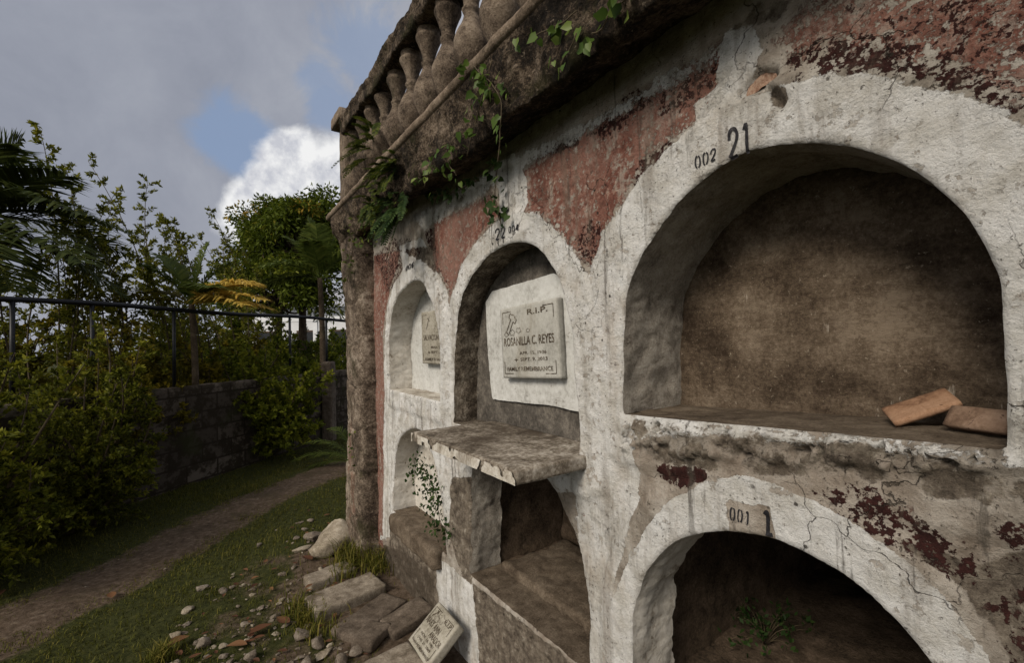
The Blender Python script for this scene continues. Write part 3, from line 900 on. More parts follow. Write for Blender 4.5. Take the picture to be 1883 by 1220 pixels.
z_ = pz_ + (.018 * n1 + .016 * n2) * (1 - sst(tt, .4, .75)) + lowcut * .05 * (1 - sst(tt, .3, .7))
endr = sst(GU, 3.9, 3.985)
o_ = np.where(o_ > 0, o_ * (1 - .35 * endr), o_)
CO = mesh('cornice', W(GU, o_, z_).reshape(-1, 3), gridfaces(len(cu), len(prof))[:, ::-1], M['mossy'], WALL)
# closing end of the cornice
V, f = wbox(3.93, 3.99, -.9, .13, 2.43, 2.66, step=.03, bev=.02, amp=.02, nf=9, chip=.4)
mesh('cornice_end', V, f, M['mossy'], CO)
# worn curb on the cornice
pc = np.array([(.2, 2.655), (.222, 2.664), (.23, 2.674), (.232, 2.688), (.226, 2.702), (.208, 2.708), (.15, 2.706), (.0, 2.70), (-.25, 2.70), (-.27, 2.6)])
pc = resample(pc, .011)
GU, GI = np.meshgrid(cu, np.arange(len(pc)), indexing='ij')
n2 = fbm(GU, pc[GI, 1], pc[GI, 0], 12, 4); n1 = fbm(GU, 0, 0, 3, 3)
V = W(GU, pc[GI, 0] + .004 * n2 * (pc[GI, 0] > .1) + .006 * n1, pc[GI, 1] + .004 * n2 + .005 * n1)
mesh('curb', V.reshape(-1, 3), gridfaces(len(cu), len(pc))[:, ::-1], M['curb'], CO)

# painted numbers
GLY = {
    '0': [[(.48, .98), (.28, .92), (.16, .7), (.15, .3), (.27, .08), (.42, .03)], [(.6, .97), (.78, .85), (.86, .6), (.84, .28), (.72, .08), (.6, .03)]],
    '1': [[(.28, .80), (.5, .95), (.55, .7), (.55, .4), (.55, .02)]],
    '2': [[(.1, .66), (.16, .86), (.4, .98), (.7, .95), (.86, .78), (.8, .56), (.5, .3), (.18, .08)], [(.2, .05), (.5, .06), (.88, .08)]],
    '4': [[(.7, .0), (.7, .5), (.7, .98)], [(.66, .95), (.3, .6), (.08, .32), (.5, .31), (.95, .33)]],
    '6': [[(.78, .95), (.45, .85), (.2, .55), (.18, .25), (.4, .03), (.7, .06), (.85, .28), (.7, .5), (.4, .5), (.25, .4)]],
    'f': [[(.28, .80), (.5, .97), (.55, .7), (.55, .4), (.52, .1), (.6, .03)], [(.35, .03), (.6, .0), (.9, .03)]],
}


def stencil(text, BL, BR, TL, parent, wid=.17, gap=1.25, drip=False):
    b = MB()
    BL, BR, TL = (np.array(wh(*q)) for q in (BL, BR, TL))
    ex = (BR - BL); ey = (TL - BL)
    nch = len(text)
    cw = 1.0 / (nch * gap - (gap - 1))
    H = np.linalg.norm(ey); Wd = np.linalg.norm(ex) * cw
    for i, ch in enumerate(text):
        for st in GLY[ch]:
            c = smooth_curve(st, .03)
            q = BL + np.outer((c[:, 0] + i * gap) * cw, ex) + np.outer(c[:, 1], ey)
            tg = np.gradient(q, axis=0); tg /= np.linalg.norm(tg, axis=1)[:, None] + 1e-9
            nr = np.stack([-tg[:, 1], tg[:, 0]], 1)
            w = wid * Wd * (.5 + .12 * fbm(q[:, 0], q[:, 1], i, 60, 2))
            rows = np.linspace(-1, 1, 5)
            G = q[:, None] + nr[:, None] * (w[:, None] * rows)[..., None]
            oo = face_o(G[..., 0], G[..., 1]) + .0022
            b.add(W(G[..., 0], oo, G[..., 1]).reshape(-1, 3), gridfaces(len(q), 5))
    if drip:
        for (x, l) in ((.28, .5), (.8, .4)):
            q = BL + ex * x + np.outer(np.linspace(.1, -l, 8), ey)
            G = q[:, None] + np.array([[-1, 0], [1, 0]]) * .0022
            oo = face_o(G[..., 0], G[..., 1]) + .0022
            b.add(W(G[..., 0], oo, G[..., 1]).reshape(-1, 3), gridfaces(8, 2))
    return b.out('painted_number', M['paint'], parent)


stencil('002', (1283, 313), (1323, 296), (1283, 291), J21, .24, 1.25)
stencil('21', (1345, 298), (1391, 283), (1343, 242), J21, .30, 1.3)
stencil('22', (917, 444), (935, 438), (916, 423), J22, .2, 1.25, True)
stencil('004', (942, 430), (960, 425), (941, 418), J22, .3, 1.3)
stencil('006', (749, 499), (763, 491), (749, 490), J23, .32, 1.3)
stencil('001', (1350, 953), (1388, 963), (1350, 930), J1, .27, 1.3)
stencil('f', (1408, 977), (1430, 983), (1408, 934), J1, .32)

# ------------------------------------------------------------------ balustrade
BAL = wempty('balustrade', 2.0, .05, 2.70, 'weathered grey balustrade of vase shaped balusters along the top of the wall', 'balustrade')
BO = .015
bp = np.array([(.0, .0), (.055, .0), (.06, .012), (.058, .05), (.044, .07), (.046, .09), (.07, .135), (.10, .195), (.116, .26), (.112, .32), (.09, .38), (.064, .43), (.047, .475), (.043, .50), (.054, .51), (.055, .525), (.043, .535), (.047, .58), (.06, .63), (.08, .68), (.092, .705), (.09, .725), (.07, .735), (.08, .75), (.085, .78), (.0, .78)])
bp = resample(bp, .016)
nb_ = 28


def baluster_mesh(u, seed):
    th = np.arange(nb_) / nb_ * 2 * PI
    T, I = np.meshgrid(th, np.arange(len(bp)), indexing='ij')
    r, z = bp[I, 0] * .80, bp[I, 1] * .765
    d = .004 * fbm(np.cos(T) * r * 1.0 + seed, np.sin(T) * r, z, 16, 4) + .003 * fbm(np.cos(T) + seed, np.sin(T), z * 3, 2, 2)
    r = np.where(r > .001, r + d, r)
    return W(u + r * np.cos(T), BO + r * np.sin(T), 2.80 + z).reshape(-1, 3), gridfaces(nb_, len(bp), True)


b_us = np.array([1.0 / math.tan(math.atan((x - 941.5) / F) + ALPHA) for x in (935, 643)]) * (P0 - BO)
nbal = 0
u = b_us[0] - 5 * .247
while u < 3.86:
    V, f = baluster_mesh(u, 3.1 * u)
    mesh('baluster', V, f, M['baluster'], BAL)
    u += .247
V, f = wbox(-1.4, 3.92, BO - .11, BO + .06, 2.69, 2.803, step=.04, bev=.012, amp=.01, chip=.4)
mesh('plinth', V, f, M['baluster'], BAL)
# handrail with a ragged underside
hu = np.concatenate([np.arange(-1.5, .8, .05), np.arange(.8, 3.93, .016)])
hp = np.array([(-.07, 3.475), (.0, 3.472), (.08, 3.474), (.105, 3.482), (.11, 3.52), (.108, 3.55), (.12, 3.56), (.122, 3.59), (.08, 3.6), (-.1, 3.6), (-.12, 3.58), (-.1, 3.5), (-.07, 3.475)])
hp = resample(hp, .014)
GU, GI = np.meshgrid(hu, np.arange(len(hp)), indexing='ij')
ho, hz = hp[GI, 0] + BO - .005, hp[GI, 1] - .085
n2 = fbm(GU, hz, ho, 10, 4); n1 = fbm(GU, hz, ho, 3.5, 3)
ho = ho + .014 * n2 + .012 * n1
hz = hz + .012 * n2 + .01 * n1 * (hz < 3.465)
sag = np.exp(-((GU - 3.12) / .2) ** 2) * .03
mesh('handrail', W(GU, ho, hz - sag).reshape(-1, 3), gridfaces(len(hu), len(hp)), M['mossy'], BAL)
V, f = wbox(3.90, 4.08, -.12, .09, 2.68, 3.50, step=.03, bev=.012, amp=.008, chip=.4)
EP = mesh('end_post', V, f, M['baluster'], BAL)
V, f = wbox(3.84, 4.14, -.17, .145, 3.50, 3.59, step=.03, bev=.008, amp=.004, chip=.3)
mesh('post_cap', V, f, M['curb'], EP)

# ------------------------------------------------------------------ grave markers
def text_mesh(s, size, sx=1.0, bold=0.0, align='CENTER'):
    c = D.curves.new('t', 'FONT'); c.body = s; c.size = 1; c.align_x = align; c.offset = bold; c.resolution_u = 3
    o = D.objects.new('t', c); COL.objects.link(o)
    dg = bpy.context.evaluated_depsgraph_get()
    me = D.meshes.new_from_object(o.evaluated_get(dg))
    V = np.array([v.co[:] for v in me.vertices]); f = [list(p.vertices) for p in me.polygons]
    D.objects.remove(o); D.curves.remove(c); D.meshes.remove(me)
    V[:, 0] *= size * sx; V[:, 1] *= size
    return V, f


def marker(root, org, ex, ey, ez, w, h, th, mat, lines, cross, brackets=True, chip=.3, seed=1, flowers=None):
    """ex right, ey up, ez out of the stone; org = centre of the back."""
    V, f = boxgrid(w, h, th, step=.012, bev=.004, amp=.0018, nf=20, chip=chip, seed=seed)
    V[:, 2] += th / 2
    mesh('stone_slab', frame_pts(V, org, ex, ey, ez), f, mat, root)
    zt = th + .0016
    for t_, fx, fy, fw, fh in lines:      # text, centre and size as fractions of the stone
        V, f = text_mesh(t_, 1, 1, .012)
        lo, hi_ = V.min(0), V.max(0)
        V = (V - (lo + hi_) / 2) / (hi_ - lo + 1e-9) * np.array([fw * w, fh * h, 0]) + np.array([fx * w, fy * h, zt])
        kx = 26 / max(w, .3)
        V[:, 0] += .004 * w * fbm(V[:, 0] * kx, V[:, 1] * kx, fx + 3, 1, 3); V[:, 1] += .006 * h * fbm(V[:, 0] * kx, V[:, 1] * kx, fy + 7, 1, 3)
        mesh('inscription', frame_pts(V, org, ex, ey, ez), f, M['letter'], root, smooth=False)
    b = MB()

    def bar(p, q, t=.003):
        p, q = np.array(p), np.array(q)
        d = (q - p) / np.linalg.norm(q - p); nn = np.array([-d[1], d[0]]) * t / 2
        V = np.array([[*(p - nn), zt], [*(q - nn), zt], [*(q + nn), zt], [*(p + nn), zt]])
        b.add(frame_pts(V, org, ex, ey, ez), [[0, 1, 2, 3]])
    (cx, cy, L, ang, t) = cross
    ca, sa = math.cos(ang), math.sin(ang)

    def R(x, y): return (cx + x * ca - y * sa, cy + x * sa + y * ca)
    if t > 0:     # outlined latin cross
        a = t
        o = [(-a, -L * .62), (a, -L * .62), (a, L * .1), (L * .29, L * .1), (L * .29, L * .1 + 2 * a), (a, L * .1 + 2 * a), (a, L * .38), (-a, L * .38), (-a, L * .1 + 2 * a), (-L * .29, L * .1 + 2 * a), (-L * .29, L * .1), (-a, L * .1)]
        for i in range(len(o)): bar(R(*o[i]), R(*o[(i + 1) % len(o)]), .0042)
    else:
        bar(R(0, -L * .6), R(0, L * .4), .006); bar(R(-L * .22, L * .14), R(L * .22, L * .14), .006)
    b.out('cross_engraving', M['letter'], root, smooth=False)
    if brackets:
        m = .022
        for sx_ in (-1, 1):
            for sy_ in (-1, 1):
                b = MB()
                X, Y = sx_ * (w / 2 - m), sy_ * (h / 2 - m)
                bar((X, Y), (X - sx_ * .07, Y), .0035); bar((X, Y), (X, Y - sy_ * .055), .0035)
                b.out('corner_bracket', M['letter'], root, smooth=False)
    if flowers:
        for (fx, fy, fr, col) in flowers:
            b = MB()
            th_ = np.linspace(0, 2 * PI, 40)
            rr = fr * (1 + .22 * np.sin(5 * th_ + fx * 50))
            for k in range(0, 39):
                bar((fx + rr[k] * math.cos(th_[k]), fy + rr[k] * .7 * math.sin(th_[k])), (fx + rr[k + 1] * math.cos(th_[k + 1]), fy + rr[k + 1] * .7 * math.sin(th_[k + 1])), .002)
            b.out('flower_engraving', M['letter'], root, smooth=False)


# marker on the panel of niche 22
cn = [wh(913, 567, -.07), wh(1017, 549.5, -.07), wh(1030, 700, -.07), wh(925, 695, -.07)]
c22 = np.mean(cn, 0)
w22 = abs((cn[0][0] + cn[3][0] - cn[1][0] - cn[2][0]) / 2); h22 = abs((cn[0][1] + cn[1][1] - cn[2][1] - cn[3][1]) / 2)
tl = math.radians(2.4)
exw, ezw = -DV, -NIN
ex_ = exw * math.cos(tl) - UP * math.sin(tl) * 1.0
ey_ = UP * math.cos(tl) + exw * math.sin(tl)
ex_, ey_ = exw * math.cos(tl) + UP * math.sin(tl), UP * math.cos(tl) - exw * math.sin(tl)
r22 = wempty('grave_marker', c22[0], -.115, c22[1] - h22 / 2, 'white stone grave marker with R.I.P. and an outlined cross above the shelf', 'grave marker')
hw, hh = w22 / 2, h22 / 2
marker(r22, W(c22[0], -.116, c22[1]), ex_, ey_, ezw, w22, h22, .036, M['marble'], [
    ('R.I.P.', .19, .385, .34, .075), ('ROSANILLA C. REYES', 0, .01, .88, .12),
    ('APR. 15, 1936', .08, -.16, .46, .05), ('SEPT. 9, 2013', .09, -.245, .46, .05), ('+', -.22, -.245, .07, .05),
    ('FAMILY REMEMBRANCE', 0, -.37, .80, .058)],
    (-.28 * w22, .28 * h22, h22 * .3, -.62, .011), flowers=[(-.27 * w22, .135 * h22, .018, 0), (-.15 * w22, .155 * h22, .016, 0), (-.39 * w22, .12 * h22, .014, 0), (.02 * w22, .14 * h22, .011, 0)])

# marker in niche 23 (half hidden by the jamb)
a0 = wh(774, 575, -.11); a1 = wh(776, 669, -.11)
r23 = wempty('grave_marker', a0[0] - .26, -.15, a1[1], 'grey stone grave marker half hidden in the far white niche', 'grave marker')
h23 = a0[1] - a1[1]
marker(r23, W(a0[0] - .26, -.152, (a0[1] + a1[1]) / 2), exw, UP, ezw, .52, h23, .04, M['marblew'], [
    ('SALVACION', -.22, .0, .44, .11), ('REYES', .24, .0, .3, .11), ('MAR. 7, 1934', .03, -.19, .5, .055), ('SEPT. 2, 2011', .03, -.28, .5, .055),
    ('FAMILY REMEMBRANCE', 0, -.41, .8, .055), ('+', -.28, -.28, .07, .06)],
    (-.15, h23 * .3, h23 * .32, -.55, 0), flowers=[(-.03, h23 * .14, .03, 0), (.04, h23 * .2, .025, 0)])

# ------------------------------------------------------------------ ground, path
PATHC = np.array([gp(*q)[:2] for q in ((-330, 1290), (-150, 1240), (20, 1160), (150, 1090), (270, 1028), (450, 930), (560, 885), (650, 850), (760, 812), (900, 770))])
PATHC = resample(PATHC, .15)


def path_d(x, y):
    d = np.full(np.shape(x), 1e9)
    for i in range(len(PATHC) - 1):
        a, b = PATHC[i], PATHC[i + 1]
        e = b - a
        t = np.clip(((x - a[0]) * e[0] + (y - a[1]) * e[1]) / (e @ e), 0, 1)
        d = np.minimum(d, (x - a[0] - t * e[0]) ** 2 + (y - a[1] - t * e[1]) ** 2)
    return np.sqrt(d)


def wall_d(x, y):            # outward distance from the wall plane
    return P0 - (x * NIN[0] + y * NIN[1])


def gh(x, y):
    x = np.asarray(x, float); y = np.asarray(y, float)
    r = np.hypot(x, y)
    near = 1 - sst(r, 14, 30)
    h = .05 * fbm(x, y, 0, .5, 3) + .016 * fbm(x, y, 2, 2.6, 3) + .007 * fbm(x, y, 4, 11, 3) * near
    return h * np.maximum(sst(wall_d(x, y), -.05, .9), sst(x * DV[0] + y * DV[1], 4.2, 5.5)) - .012


def arr(*segs):
    return np.unique(np.concatenate([np.arange(a, b, s) for a, b, s in segs]).round(4))


xa = arr((-160, -30, 8), (-30, -8, 1), (-8, .8, .045), (.8, 4, .3), (4, 60, 6), (60, 161, 10))
ya = arr((-60, -4, 4), (-4, 1, .3), (1, 9, .045), (9, 14, .12), (14, 30, 1), (30, 201, 10))
X, Y = np.meshgrid(xa, ya, indexing='ij')
pd = np.full(X.shape, 9.0)
selg = (X > -9) & (X < 3) & (Y > 0) & (Y < 16)
pd[selg] = path_d(X[selg], Y[selg])
wd = wall_d(X, Y)
al = X * DV[0] + Y * DV[1]
soil = .75 * sst(pd, .48, .2) + (.6 * (1 - sst(wd, .15, .7)) * sst(al, .2, .8) + .42 * (1 - sst(wd, .8, 1.7))) * (1 - sst(al, 3.9, 4.3))
V = np.stack([X, Y, gh(X, Y)], -1).reshape(-1, 3)
tag(mesh('ground', V, gridfaces(*X.shape), M['ground'], None, {'soil': soil.ravel()}), kind='structure')
xp = np.arange(-6, 1.2, .03); yp = np.arange(1.2, 14, .03)
XP, YP = np.meshgrid(xp, yp, indexing='ij')
Sp = .30 + .12 * fbm(XP, YP, 1, 1.6, 3) + .16 * fbm(XP, YP, 3, 7, 4, .6) - path_d(XP, YP)
w, f = clipgrid(xp, yp, Sp)
tag(mesh('path', np.c_[w, gh(w[:, 0], w[:, 1]) - .012 + .022 * sst(.25 - path_d(w[:, 0], w[:, 1]) + .09 * fbm(w[:, 0], w[:, 1], 3, 7, 4, .6), -.06, .14) + .007 * fbm(w[:, 0], w[:, 1], 5, 9, 4)], [q for q in f], M['path']), kind='structure')

# ------------------------------------------------------------------ leaves and plants
def leaf_quads(P, A, size, wr=.42, seed=0, tint=None, droop=.0, nrm=None):
    """P base points, A leaf axis (unit)."""
    g = np.random.default_rng(seed)
    n = len(P)
    A = A / (np.linalg.norm(A, axis=1)[:, None] + 1e-9)
    r = g.normal(size=(n, 3)) if nrm is None else nrm + .35 * g.normal(size=(n, 3))
    S_ = np.cross(A, r); S_ /= np.linalg.norm(S_, axis=1)[:, None] + 1e-9
    Nn = np.cross(S_, A)
    s = np.broadcast_to(size, (n,))[:, None]
    mid = P + A * s * .45
    tip = P + A * s - UP * droop * s
    V = np.stack([P, mid + S_ * s * wr * .5 + Nn * s * .07, tip, mid - S_ * s * wr * .5 + Nn * s * .07], 1)
    f = np.arange(n * 4).reshape(n, 4)
    if tint is None: tint = g.beta(2.2, 2.6, n)
    return V.reshape(-1, 3), f, np.repeat(tint, 4)


def curve_pts(a, b, bulge, n=9, sag=0.0):
    t = np.linspace(0, 1, n)[:, None]
    return a * (1 - t) + b * t + bulge * (4 * t * (1 - t)) - UP * sag * t * t


def shrub(name, base, tips, nside, side_len, leaf, nleaf, mat, label, cat='shrub', group=None, wr=.45, seed=1, rad=.018, root=None, low=.15, tw=None, jit=.35, updroop=.15, tintbias=0.0):
    """stems run from the base to each tip; side twigs carry the leaves."""
    g = np.random.default_rng(seed)
    base = np.asarray(base, float)
    T = empty(name, base, 0, label, cat, group)
    st = MB(); LP, LA, LT = [], [], []
    for tip in tips:
        tip = np.asarray(tip, float)
        L = np.linalg.norm(tip - base)
        b0 = base + np.append(g.normal(0, .06, 2), 0)
        bul = np.append(g.normal(0, .07, 2) * L, g.uniform(.0, .1) * L)
        c = curve_pts(b0, tip, bul, 12)
        v, f = tube(c, np.linspace(rad, rad * .18, 12), 6); st.add(v, f)
        axis = np.gradient(c, axis=0); axis /= np.linalg.norm(axis, axis=1)[:, None]
        for k in range(nside):
            t = low + (1 - low) * (k + g.uniform(0, 1)) / nside
            i = min(10, int(t * 11)); fr = t * 11 - i
            p = c[i] * (1 - fr) + c[i + 1] * fr
            d = g.normal(size=3); d -= axis[i] * (d @ axis[i]); d /= np.linalg.norm(d) + 1e-9
            d = d + axis[i] * g.uniform(.3, 1.1) + UP * updroop
            d /= np.linalg.norm(d)
            sl = side_len * g.uniform(.4, 1.15) * (1.15 - .85 * t)
            e = p + d * sl
            tc = curve_pts(p, e, g.normal(0, .06, 3) * sl, 6, sl * .12)
            v, f = tube(tc, np.linspace(rad * .2, rad * .07, 6), 4); st.add(v, f)
            tint0 = g.normal(0, .13)
            for q in range(nleaf):
                s = g.uniform(.12, 1.03)
                j = min(4, int(s * 5)); fr2 = min(1, s * 5 - j)
                lp = tc[j] * (1 - fr2) + tc[j + 1] * fr2
                la = d * .6 + g.normal(0, jit + .25, 3) + UP * .12
                LP.append(lp + g.normal(0, .006, 3)); LA.append(la); LT.append(np.clip(g.beta(2.2, 2.8) + tint0 + tintbias, 0, 1))
    LP, LA, LT = np.array(LP), np.array(LA), np.array(LT)
    st.out('stems', M['twig'], T)
    V, f, t_ = leaf_quads(LP, LA, leaf * g.uniform(.4, 1.4, len(LP)), wr, seed, LT, .06)
    mesh('foliage', V, f, mat, T, {'tint': t_}, smooth=False)
    return T


def crown_tree(name, base, ctr, rx, ry, rz_, ncl, nleaf, leaf, mat, label, seed=1, trunk_r=.14, cat='tree', clr=.42, group=None):
    g = np.random.default_rng(seed)
    base, ctr = np.asarray(base, float), np.asarray(ctr, float)
    T = empty(name, base, 0, label, cat, group)
    tr = MB()
    top = ctr - UP * rz_ * .35
    v, f = tube(curve_pts(base, top, np.append(g.normal(0, .15, 2), 0), 12), np.linspace(trunk_r, trunk_r * .55, 12), 9); tr.add(v, f)
    P_, A_, T_ = [], [], []
    for k in range(ncl):
        d = g.normal(size=3); d /= np.linalg.norm(d)
        if d[2] < -.55: d[2] *= -.6
        rr = g.uniform(.45, 1.0) ** .6
        c = ctr + d * np.array([rx, ry, rz_]) * rr
        v, f = tube(curve_pts(top, c, g.normal(0, .12, 3) * rx, 7), np.linspace(trunk_r * .32, .012, 7), 5); tr.add(v, f)
        cr_ = g.uniform(.6, 1.25) * clr
        m = int(nleaf * g.uniform(.6, 1.3))
        q = g.normal(size=(m, 3)); q /= np.linalg.norm(q, axis=1)[:, None]
        q = q * (g.uniform(0, 1, (m, 1)) ** .45) * cr_ * np.array([1, 1, .72])
        P_.append(c + q)
        a = q / (np.linalg.norm(q, axis=1)[:, None] + 1e-6) * .7 + g.normal(0, .6, (m, 3)) + np.array([0, 0, -.25])
        A_.append(a)
        flush = g.uniform() < .17
        tb = g.beta(2, 3.2, m) * .75
        outer = (np.linalg.norm(q, axis=1) > cr_ * .62) & (q[:, 2] > -.1)
        if flush: tb = np.where(outer & (g.uniform(size=m) < .6), g.uniform(.7, 1.0, m), tb)
        T_.append(np.clip(tb + g.normal(0, .05), 0, 1))
    tr.out('trunk', M['bark'], T)
    P_, A_, T_ = np.concatenate(P_), np.concatenate(A_), np.concatenate(T_)
    V, f, t_ = leaf_quads(P_, A_, leaf * g.uniform(.6, 1.2, len(P_)), .4, seed, T_, .1)
    mesh('crown', V, f, mat, T, {'tint': t_}, smooth=False)
    return T


def frond(start, direc, L, droop, nl, ll, lw, mat, parent, seed=0, vee=.55, tint=(.2, .7), width=.012):
    g = np.random.default_rng(seed)
    start, direc = np.asarray(start, float), np.asarray(direc, float)
    direc = direc / np.linalg.norm(direc)
    n = 16
    t = np.linspace(0, 1, n)[:, None]
    horiz = np.array([direc[0], direc[1], 0]); hn = np.linalg.norm(horiz)
    horiz = horiz / hn if hn > 1e-3 else np.array([1.0, 0, 0])
    c = start + direc * L * t + (-UP * droop + horiz * droop * .25) * L * t ** 2
    b = MB()
    v, f = tube(c, np.linspace(width, width * .2, n), 5); b.add(v, f, .45)
    ax = np.gradient(c, axis=0); ax /= np.linalg.norm(ax, axis=1)[:, None]
    for k in range(nl):
        s = .12 + .88 * (k + .5) / nl
        i = min(n - 2, int(s * (n - 1))); fr = s * (n - 1) - i
        p = c[i] * (1 - fr) + c[i + 1] * fr; a = ax[i]
        sd = np.cross(a, UP); sd /= np.linalg.norm(sd) + 1e-9
        up = np.cross(sd, a)
        l = ll * (math.sin(PI * (.12 + .83 * s)) ** .7) * g.uniform(.85, 1.1)
        for sg in (-1, 1):
            d = sd * sg * g.uniform(.75, .95) + a * g.uniform(.5, .75) + up * vee * g.uniform(.2, .6)
            d /= np.linalg.norm(d)
            m1 = p + d * l * .5 - UP * l * .05; e = p + d * l - UP * l * g.uniform(.18, .4)
            wv = np.cross(d, up); wv = wv / (np.linalg.norm(wv) + 1e-9) * lw * .5
            V = np.array([p - wv * .5, p + wv * .5, m1 + wv, m1 - wv, e])
            b.add(V, [[0, 1, 2, 3], [3, 2, 4]], g.uniform(*tint))
    return b.out('frond', mat, parent, smooth=False)


# --- fence line
FA, FB = np.array([-4.43, 4.07]), np.array([-3.17, 8.6])
fd = (FB - FA) / np.linalg.norm(FB - FA)


def fpt(s, z=0.0, off=0.0):
    p = FA + fd * s + np.array([-fd[1], fd[0]]) * off
    return np.array([p[0], p[1], z])


frz = math.atan2(fd[1], fd[0])
FW = mesh('block_wall', *(lambda V, f: (np.asarray(fpt(3.4)) + rotz(V, frz) + UP * .55, f))(*boxgrid(13.5, .15, 1.24, step=.05, bev=.02, amp=.012, nf=5, chip=.4)), M['block'], None, loc=fpt(3.4), rz=frz)
tag(FW, 'low dark mossy wall of concrete blocks behind the shrubs', 'wall')
V, f = boxgrid(.18, .2, 1.42, step=.04, bev=.02, amp=.008, chip=.3)
q = at(592, 740, 7.9)
tag(mesh('concrete_post', np.array([q[0] + .12, q[1], .64]) + V, f, M['footing_dark'], None, loc=(q[0] + .12, q[1], 0)), 'short grey concrete post standing at the end of the block wall', 'post')

RL = empty('iron_railing', fpt(3, 1.17), 0, 'black iron pipe railing running above the block wall', 'railing')
v, f = tube([fpt(s, 2.10 + .012 * math.sin(s * 2.2)) for s in np.linspace(-2.6, 9.5, 40)], .026, 8)
mesh('top_rail', v, f, M['iron'], RL)
for px in (22, 170, 319, 533, 600):
    best = min(np.linspace(-2.5, 9, 900), key=lambda s: abs(941.5 + F * fpt(s)[0] / fpt(s)[1] - px))
    v, f = tube([fpt(best, 1.1), fpt(best, 2.09)], .019, 7)
    mesh('railing_post', v, f, M['iron'], RL)

# --- bushes in front of the wall
g = np.random.default_rng(21)


def tips_around(c, r, zlo, zhi, n, gg):
    out = []
    for k in range(n):
        a = gg.uniform(0, 2 * PI); q = math.sqrt(gg.uniform(0.05, 1))
        out.append(np.array([c[0] + math.cos(a) * r * q, c[1] + math.sin(a) * r * q, gg.uniform(zlo, zhi) * (1.08 - .4 * q)]))
    return out


shrub('dense_bush', (-3.82, 3.15, 0), tips_around((-3.82, 3.15), .8, .6, 2.05, 50, g), 20, .36, .04, 46, M['leaf_bush'], 'large dark glossy bush nearest the camera at the left edge', seed=31, low=.1, rad=.016)
shrub('dense_bush', (-4.0, 4.2, 0), tips_around((-3.98, 4.2), .72, .45, 2.15, 46, g), 20, .36, .04, 46, M['leaf_bush'], 'dense dark bush with low sprays reaching over the grass beside the dirt path', seed=32, low=.08, rad=.016)
shrub('dense_bush', (-4.35, 5.15, 0), tips_around((-4.3, 5.1), .6, 1.1, 2.35, 28, g), 16, .36, .052, 36, M['leaf_warm'], 'yellowish green bush rising between the dark bush and the block wall', seed=33, low=.25, rad=.016)
b = gp(470, 845)
shrub('leafy_shrub', b, [at(x, y, b[1] + dz) for x, y, dz in ((370, 720, .1), (375, 690, 0), (400, 650, .1), (395, 705, .1), (420, 660, .2), (455, 640, 0), (490, 645, .3), (520, 640, -.2), (550, 660, 0), (585, 672, .2), (600, 700, -.1), (575, 745, .1), (410, 760, -.1), (440, 730, -.4), (500, 700, -.4), (545, 720, -.4), (390, 740, .2), (470, 690, .2), (585, 780, .1), (420, 800, -.2), (530, 790, -.35), (560, 700, -.3), (480, 760, -.5), (445, 680, -.2), (510, 660, -.2))], 22, .46, .06, 50, M['leaf_shrub'], 'rounded green shrub growing against the block wall by the grass', seed=34, low=.12, rad=.02, tintbias=.12)

# --- tall sprays behind the fence
def tall(base, tipspx, depth, seed, label, mat='leaf_tall', ns=36, sl=.5, nl=30, leaf=.058):
    gg = np.random.default_rng(seed)
    tips = [at(x, y, depth + gg.uniform(-.5, .5)) for x, y in tipspx]
    return shrub('tall_shrub', base, tips, ns, sl, leaf, nl, M[mat], label, seed=seed, low=.22, rad=.016, group=None)


tall((-5.6, 5.6, 0), [(72, 232), (118, 300), (40, 330), (88, 350), (150, 380), (20, 420), (110, 430), (60, 480), (140, 470), (0, 470), (180, 450)], 5.6, 41, 'tall shrub with the longest shoot arching up at the far left')
tall((-5.0, 6.4, 0), [(162, 296), (215, 350), (200, 420), (250, 430), (180, 480), (230, 490), (160, 400), (130, 520), (270, 500), (205, 385)], 6.3, 42, 'tall shrub with a thin leaning shoot, second from the left')
tall((-4.9, 7.4, 0), [(272, 332), (300, 395), (318, 405), (265, 430), (310, 460), (340, 440), (280, 480), (330, 500), (240, 470), (300, 420)], 7.2, 43, 'tall shrub topped by a blurred tuft, left of the round tree')
tall((-5.0, 9.0, 0), [(386, 382), (410, 430), (440, 455), (360, 430), (425, 500), (390, 480), (455, 510), (375, 520), (345, 500), (405, 455)], 9.0, 44, 'slender shrub with a pointed top just left of the round tree')

